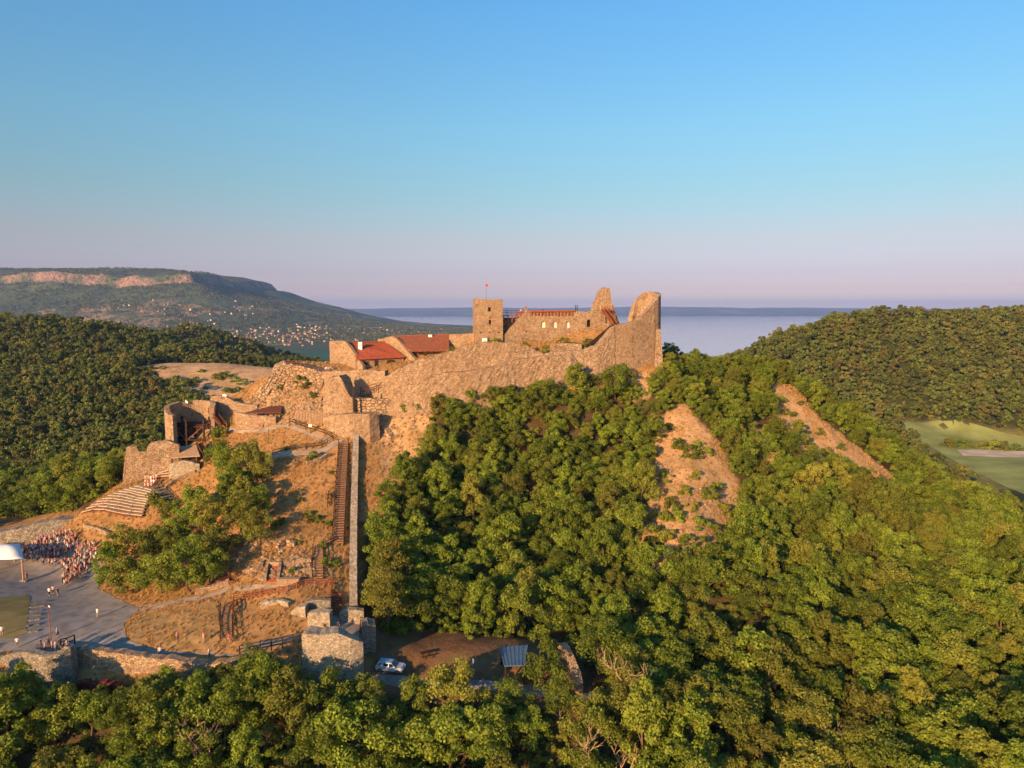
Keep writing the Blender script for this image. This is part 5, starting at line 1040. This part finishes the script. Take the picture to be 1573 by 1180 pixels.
def person_mesh(name, arms, stride, seat=False):
    hipz = 0.92; V = [(0, 0, hipz), (0, 0, 1.15), (0, 0.01, 1.38), (0, 0, 1.5), (0, -.02, 1.60), (0, -.02, 1.72)]; R = [.15, .135, .15, .06, .095, .085]; E = [(0, 1), (1, 2), (2, 3), (3, 4), (4, 5)]
    for s_ in (-1, 1):
        i = len(V); e, h = arms[0 if s_ < 0 else 1]; V += [(s_ * .2, 0, 1.38), (s_ * e[0], e[1], e[2]), (s_ * h[0], h[1], h[2]), (s_ * (h[0] + (h[0] - e[0]) * .3), h[1] + (h[1] - e[1]) * .3, h[2] + (h[2] - e[2]) * .3)]; R += [.065, .047, .038, .042]; E += [(2, i), (i, i+1), (i+1, i+2), (i+2, i+3)]
        i = len(V); q = stride * s_
        if seat: V += [(s_ * .1, -.05, hipz - .06), (s_ * .12, -.42, hipz - .04), (s_ * .12, -.44, hipz - .44), (s_ * .12, -.56, hipz - .46)]
        else: V += [(s_ * .1, 0, hipz - .08), (s_ * .11, -q * .5, .5), (s_ * .11, -q + .02, .07), (s_ * .12, -q - .13, .04)]
        R += [.095, .062, .045, .04]; E += [(0, i), (i, i+1), (i+1, i+2), (i+2, i+3)]
    me = bpy.data.meshes.new(name + '_skeleton'); me.from_pydata(V, E, []); o = link(bpy.data.objects.new(name + '_skeleton', me)); md = o.modifiers.new('skin', 'SKIN'); sv = me.skin_vertices[0].data
    for k, r in enumerate(R): sv[k].radius = (r, r * (0.72 if k in (0, 1, 2) else 1)); sv[k].use_root = (k == 0)
    s2 = o.modifiers.new('sub', 'SUBSURF'); s2.levels = 1; s2.render_levels = 1
    dg = bpy.context.evaluated_depsgraph_get(); r = bpy.data.meshes.new_from_object(o.evaluated_get(dg)); bpy.data.objects.remove(o); r.name = name
    r.materials.clear()
    for k in ('skin', 'shirt', 'trouser', 'hair'): r.materials.append(M[k])
    for p in r.polygons:
        c = p.center; z = c.z; k = 0
        if z > 1.66 or (z > 1.56 and c.y > 0.02): k = 3
        elif z < 1.46 and z > (0.94 if not seat else .9) and not (abs(c.x) > .21 and z < 1.22): k = 1
        elif z <= (0.94 if not seat else .9) and not (abs(c.x) > .24) and z > .3: k = 2
        elif z <= .09: k = 3
        p.material_index = k; p.use_smooth = True
    return r
DN = ((.25, .02, 1.1), (.26, -.06, .86)); BT = ((.26, .03, 1.12), (.16, -.22, 1.16)); UP = ((.3, -.1, 1.3), (.22, -.25, 1.55))
PEOPLE = [person_mesh('person', (DN, DN), 0.03), person_mesh('person', (DN, BT), 0.12), person_mesh('person', (BT, BT), 0.05), person_mesh('person', (DN, UP), 0.02)]
SEATED = person_mesh('person', (BT, BT), 0, True)
CLOTH = [(.78, .74, .70), (.70, .66, .62), (.55, .10, .08), (.75, .30, .20), (.03, .03, .04), (.05, .05, .07), (.70, .45, .36), (.10, .14, .28), (.78, .74, .72), (.45, .20, .24), (.60, .55, .70), (.02, .02, .02), (.62, .42, .30)]
def person(at, rz, col, label, group=None, mesh=None, s=1.0):
    o = link(bpy.data.objects.new('person', mesh or random.choice(PEOPLE))); o.location = at; o.rotation_euler = (0, 0, rz); o.scale = (s,) * 3; o.color = (*col, 1); tag(o, label, 'person', group); return o
CROWD = [(150,195),(220,160),(300,115),(400,95),(500,105),(560,165),(620,165),(690,215),(740,275),(650,275),(600,270),(575,325),(480,390),(440,450),(405,420),(425,345),(385,310),(330,295),(160,260)]
cw = [G(x / 4.213, 803 + y / 4.213, 90).to_2d() for x, y in CROWD]; cx_ = np.array([[p.x, p.y] for p in cw]); placed = []
tries = 0
while len(placed) < 215 and tries < 15000:
    tries += 1; x, y = random.uniform(cx_[:, 0].min(), cx_[:, 0].max()), random.uniform(cx_[:, 1].min(), cx_[:, 1].max())
    if inside(np.array([x]), np.array([y]), cx_)[0] and all((x - a) ** 2 + (y - b) ** 2 > 0.5 ** 2 for a, b in placed): placed.append((x, y))
CN = {0: 'white', 1: 'off-white', 2: 'red', 3: 'orange', 4: 'black', 5: 'black', 6: 'pink', 7: 'navy', 8: 'white', 9: 'plum', 10: 'lilac', 11: 'black', 12: 'tan'}
for x, y in placed:
    ci = random.choice((0, 1, 2, 3, 3, 4, 6, 6, 6, 8, 9, 10, 12, 12)); person((x, y, hz(x, y) + .06), random.uniform(-2.2, -0.6), CLOTH[ci], f'person in {CN[ci]} top standing in the dense crowd by the canopy', 'people in the dense crowd', None, random.uniform(.98, 1.15))
for (px_, py_, ci, lb) in [(150, 950, 0, 'person in white walking alone across the lower terrace'), (89, 981, 10, 'person in pale blue standing beside the leaning pole'), (27, 996, 0, 'person in white shirt behind the left end of the rounded bastion'), (3, 979, 8, 'person in white at the edge of the lower lawn'),
        (41.5, 893, 2, 'person in red beside the canopy post'), (76, 917, 0, 'person in white at the near end of the crowd'), (82, 914, 6, 'person in pink next to the stragglers near the crowd'), (89, 917, 4, 'person in black among the stragglers near the crowd'), (97, 899, 5, 'person in dark clothes between crowd and stragglers'), (103, 901, 3, 'person in orange between crowd and stragglers'),
        (273, 987, 3, 'person in orange on the grass mound'), (313, 989, 3, 'person in orange near the foot of the timber steps'), (352, 990, 2, 'person in red at the foot of the timber steps'), (246, 1011, 10, 'person in pale lilac on the path behind the outer wall'), (322, 1015, 0, 'person in white and black on the path behind the outer wall'), (399, 661, 2, 'person in red top on the path before the shelter'), (520, 972, 4, 'person in black in the gate passage')]:
    g = G(px_, py_, 90); person((g.x, g.y, g.z + .06), random.uniform(-3, 3), CLOTH[ci], lb)
for k, (px_, py_, Y, ci) in enumerate([(63, 1000, 100.3, 4), (69, 1003, 99.3, 3), (75, 997, 100.8, 5), (80, 1002, 99.6, 9), (86, 1001, 99.5, 0), (92, 998, 100.2, 11), (103, 999, 99.8, 6), (97, 1002, 99, 4)]):
    g = P(px_, py_ - 6, Y + .8); person((g.x, g.y, -49.45), random.uniform(-3, 3), CLOTH[ci], f'person in {CN[ci]} in the small group on the rounded bastion', 'group on the rounded bastion')
for k in range(13):
    g = G(224 + (k % 5) * 4.2 + random.uniform(-1, 1), 742 + (k // 5) * 6 + random.uniform(-1.5, 1.5), 110); ci = random.choice([6, 3, 0, 9, 2, 12]); person((g.x, g.y, g.z + .1), random.uniform(-.6, .6), CLOTH[ci], f'person in {CN[ci]} sitting high on the theatre seating', 'people sitting on the theatre seating', SEATED)
g = P(800, 486, 198.6); person((g.x, g.y, wk.location.z + .3), 0.3, CLOTH[0], 'person in white on the timber walkway beside the keep')
g = P(834.2, 480, 200.6); person((g.x, g.y, g.z - .6), 0, CLOTH[11], 'person in black looking over the palace wall')
g = P(555.6, 634, 166.5); person((g.x, g.y, hz(g.x, g.y) + .05), 0.5, CLOTH[8], 'person in white on the ledge right of the gate pier')
for k in range(4):
    g = P(501 + k * 3.4, 571, 183.5 + .4 * k); person((g.x, g.y, max(hz(g.x, g.y), P(501, 573, 183.5).z)), random.uniform(-2, 2), CLOTH[(0, 6, 8, 5)[k]], 'person in the little group beside the old gable wall', 'group beside the gable wall')

# ------------------------------------------------------------------ single trees, bushes, dead trees
def tree_at(px_, py_, s, lb, gp, sz=1.0, Y=None):
    g = G(px_, py_, 80) if Y is None else P(px_, py_, Y); return put_tree(g.x, g.y, s, lb, gp, random.randrange(KINDS_N), random.uniform(0, 6.3), sz)
for x, y, s in [(348,738,1.2),(384,742,1.25),(366,764,1.1),(404,742,.95),(337,718,.95)]: tree_at(x, y, s, 'dark green tree of the clump just right of the bastion stairs', 'clump beside the bastion')
for x, y, s in [(370,828,1.1),(396,842,1.0),(350,800,1.1),(402,800,.85),(375,795,1.0)]: tree_at(x, y, s, 'bushy tree at the left edge of the dry grass slope', 'clump at the dry slope')
for x, y, s in [(298,800,1.05),(320,832,1.15),(285,830,1.05),(340,862,1.0),(262,812,.8)]: tree_at(x, y, s, 'tree below the theatre steps', 'clump below the theatre')
for x, y, s in [(165,902,1.0),(205,912,1.15),(248,912,1.2),(288,910,1.15),(322,902,1.0),(225,868,1.15),(268,868,1.1),(188,872,1.05),(305,872,1.0)]: tree_at(x, y, s, 'large dark tree of the grove beside the lower terrace', 'grove beside the terrace')
for x, Y, s in [(40,182,1.3),(75,180,1.5),(105,182,1.6),(140,178,1.45),(168,174,1.1),(15,190,1.3),(60,196,1.5),(120,194,1.5),(155,190,1.2),(-10,184,1.2),(185,182,.9)]:
    g = P(x, 700, Y); put_tree(g.x, g.y, s, 'tall yellow-green tree behind the theatre slope', 'trees behind the theatre', random.randrange(KINDS_N), random.uniform(0, 6.3), 1.0)
g = P(834, 1040, 102.5); put_tree(g.x, g.y, 1.3, 'conical light-topped tree between tin shed and pointed ruin', None, 0, 0.3, 1.0, name='conical_tree', crown=CONE_CROWN)
for x, Y, s, lb in [(945,178,1.42,'tall dark bush growing up against the curved ruin'),(885,175.5,1.2,'dark rounded tree against the middle of the rampart'),(915,174.5,.9,'smaller dark tree between the two rampart trees'),(700,166,1.05,'dark bushy tree below the left part of the rampart'),(735,168,.85,'small dark tree under the rampart plinth'),(770,170,.95,'rounded dark tree under the rampart plinth'),(805,171.5,1.0,'dark green tree under the middle of the rampart'),(845,173,1.05,'broad dark tree just left of the rampart trees')]:
    g = P(x, 600, Y); put_tree(g.x, g.y, s, lb, None, random.randrange(KINDS_N), random.uniform(0, 6.3), 1.0)
for x, s, sz in [(405,1.15,1.2),(432,1.1,1.15),(385,.95,1.1)]:
    g = P(x, 1080, 95.5); put_tree(g.x, g.y, s, 'full dark tree in front of the ramp railing', 'trees in front of the ramp', random.randrange(KINDS_N), random.uniform(0, 6.3), sz)
def bush(x, y, z, s, lb, gp, sz=1.0):
    o = link(bpy.data.objects.new('bush', random.choice(BUSHES))); o.location = (x, y, z - .1); o.scale = (s, s, s * sz); o.rotation_euler = (0, 0, random.uniform(0, 6.3)); tag(o, lb, 'bush', gp)
for x, y, s in [(482,703,.75),(476,708,.6),(472,794,.7),(485,803,.8),(506,808,.6),(462,772,.5),(430,806,.8),(422,812,.7),(495,842,.6),(500,870,.7),(518,868,.6),(450,880,.5),(460,838,.4),(440,690,.4),(508,728,.4)]:
    g = G(x, y, 90); bush(g.x, g.y, g.z, s, 'small green bush on the dry grass slope', 'bushes on the dry slope')
for x, Y, zpy, s, lb in [(862,188,536,1.5,'round olive bush in front of the palace wall'),(876,188,537,1.2,'olive bush right of the round courtyard bush'),(900,188,536,1.35,'bush below the dark doorway of the palace wall'),(838,187,541,.9,'small dark bush at the dip of the rampart'),(808,187,533,.7,'low weeds bush behind the rampart crest'),(762,191,528,.9,'low bush at the foot of the keep'),(748,190,528,.8,'low bush in front of the keep'),(694,190,540,.7,'bush beside the curtain wall')]:
    g = P(x, zpy, Y); bush(g.x, g.y, max(g.z, hz(g.x, g.y)), s, lb, None)
for x, y, s in [(1062,705,1.5),(1072,690,1.0),(1045,690,1.3),(1088,700,.9),(1090,765,1.4),(1052,760,1.0),(1100,752,.9),(1040,800,1.3),(1075,812,1.2),(1098,820,1.1),(1020,830,1.4),(1055,845,1.4),(1110,842,1.2),(1005,845,1.3),(1020,740,1.1),(1112,790,1.2),(1032,780,1.2),(1066,785,1.0),(1082,850,1.5),(1040,870,1.6),(1100,872,1.5),(1015,800,1.2),(1070,735,.9),(1030,660,.8)]:
    g = G(x, y, 90); bush(g.x, g.y, g.z, s, 'bush clinging to the bare orange gully', 'bushes in the bare gully')
for x, y, s in [(1215,640,.8),(1258,668,.9),(1290,690,.8),(1330,728,1.0),(1345,745,.9),(1230,622,.6),(1270,700,1.1),(1310,725,1.0),(1365,760,1.1),(1245,690,1.0),(1202,618,.9),(1285,712,.8)]:
    g = G(x, y, 90); bush(g.x, g.y, g.z, s, 'low bush on the bare strip of the right ridge', 'bushes on the bare strip')
for x, y, s in [(448,585,.9),(462,590,1.0),(470,598,.8),(480,612,.7),(430,600,.6),(520,585,.6),(595,600,.7),(620,632,1.0),(640,628,1.0),(215,690,.9),(226,692,1.0),(205,684,.6),(335,668,1.1),(345,672,1.0),(330,676,.8),(240,775,1.3),(250,782,1.2)]:
    g = G(x, y, 90); bush(g.x, g.y, g.z + (.0 if y > 620 else 0.3), s, 'small bush growing among the stones of the left ruins', 'bushes among the left ruins')
for x, y, s in [(290,592,3.2),(300,588,2.6),(335,584,3.0),(348,582,3.2),(362,588,2.6),(376,592,2.4),(355,603,3.0),(220,570,2.2),(235,568,2.0),(250,567,1.6),(310,572,1.6),(300,604,1.4),(316,598,1.2)]:
    g = G(x, y, 280); bush(g.x, g.y, g.z, s, 'dark bush on the dry sandy hillock behind the bastion', 'bushes on the hillock', 0.6)
for k in range(14):
    g = G(1455 + 8 * k + random.uniform(-3, 3), 686 + .5 * k + random.uniform(-3, 3), 300); bush(g.x, g.y, g.z, random.uniform(1.6, 2.8), 'bush in the row across the valley meadow', 'bushes across the meadow')
def dead_tree(seed, h):
    rg = random.Random(seed); mb = MB()
    def br_(p, d, l, r, lev):
        q = p + d * l; mb.tube([tuple(p), tuple(p.lerp(q, .5) + Vector((rg.uniform(-.1, .1), rg.uniform(-.1, .1), 0)) * l * .6), tuple(q)], [r, r * .8, r * .6], 5 if lev < 2 else 4)
        if lev < 4:
            for _ in range(rg.choice((2, 3, 3) if lev else (3, 4))): br_(p.lerp(q, rg.uniform(.6, 1)), (d + Vector((rg.uniform(-.9, .9), rg.uniform(-.9, .9), rg.uniform(-.25, .5)))).normalized(), l * rg.uniform(.55, .8), r * .58, lev + 1)
    br_(Vector((0, 0, -.5)), Vector((rg.uniform(-.15, .15), rg.uniform(-.1, .1), 1)).normalized(), h * .40, h * .021, 0)
    return mb
for k, (x, y, Y, h, lb) in enumerate([(957,1085,99,9.5,'bare dead tree with twisting branches beside the track end'),(975,1090,97,7,'smaller bare tree just right of the twisting dead tree'),(890,1165,90,7.5,'leafless pale tree in the wood below the pointed ruin'),(962,1160,90,6.5,'leafless pale tree at the lower edge right of centre'),(598,893,124,6.5,'slender bare trunk leaning in the wood right of the stair wall'),(662,893,124,6,'slender bare trunk deeper in the slope wood'),(325,1175,88,7,'bare pale tree in the row below the outer wall'),(283,1140,90,7,'thin leafless tree below the middle of the outer wall'),(30,1200,84,6,'dry leafless shrub at the lower left edge'),(62,1202,84,5.5,'dry leafless shrub beside the other one at the lower edge'),(1290,1130,97,6.5,'pale leafless tree low in the dense wood')]):
    g = P(x, y, Y); o = dead_tree(900 + k, h * 1.3).build('dead_tree', M['bark_pale']); o.location = (g.x, g.y, hz(g.x, g.y)); tag(o, lb, 'tree')

# ------------------------------------------------------------------ far village
def cottage(wm, rm):
    mb = MB().box(-5, 5, -3.6, 3.6, -2, 4); n = len(mb.f); v = len(mb.v); mb.v += [(-5.4, -4.2, 3.7), (5.4, -4.2, 3.7), (5.4, 4.2, 3.7), (-5.4, 4.2, 3.7), (-5.4, 0, 7.2), (5.4, 0, 7.2)]
    mb.f += [(v, v+1, v+5, v+4), (v+2, v+3, v+4, v+5), (v+3, v, v+4), (v+1, v+2, v+5), (v+3, v+2, v+1, v)]; me = bpy.data.meshes.new('cottage'); me.from_pydata(mb.v, [], mb.f); me.materials.append(wm); me.materials.append(rm)
    for i, p in enumerate(me.polygons): p.material_index = 1 if i >= n and i not in (n + 2, n + 3) else 0
    return me
M['cot'] = plain('village_wall', (0.38, 0.32, 0.28), 0.9, 0.1)
COT = [cottage(M['cot'], plain('village_tile_red', (0.34, 0.10, 0.05))), cottage(M['plaster'], bpy.data.materials['village_tile_red']), cottage(M['cot'], plain('village_tile_brown', (0.20, 0.09, 0.06)))]
def mesa_hit(px_, py_):
    d = ray(px_, py_); d = d / d.y; ys = np.arange(1800, 4800, 12.0); h = mesa_h((d.x * ys).reshape(1, -1), ys.reshape(1, -1)).ravel(); k = np.argmax(d.z * ys < np.maximum(h, FARZ)); return (d.x * ys[k], ys[k], max(float(h[k]), FARZ)) if (d.z * ys < np.maximum(h, FARZ)).any() else None
vill = []
while len(vill) < 280:
    r_ = random.random()
    if r_ < .62: q = (random.gauss(430, 48), random.gauss(517, 7))
    elif r_ < .86: q = (random.uniform(470, 720), random.gauss(508, 5))
    else: q = (random.uniform(180, 420), random.uniform(462, 505))
    if 180 < q[0] < 725 and 460 < q[1] < 532: vill.append(q)
for q in vill:
    h = mesa_hit(*q)
    if h is None: continue
    o = link(bpy.data.objects.new('cottage', random.choice(COT))); o.location = h; o.rotation_euler = (0, 0, random.uniform(0, 3.1)); s = random.uniform(.7, 1.15); o.scale = (s, s, s)
    if q[1] < 497 and q[0] < 420: tag(o, 'lone pale house scattered on the upper mountain slope', 'house', 'houses on the mountain slope')
    else: tag(o, 'small pale house with reddish roof in the village below the mountain', 'house', 'village houses')
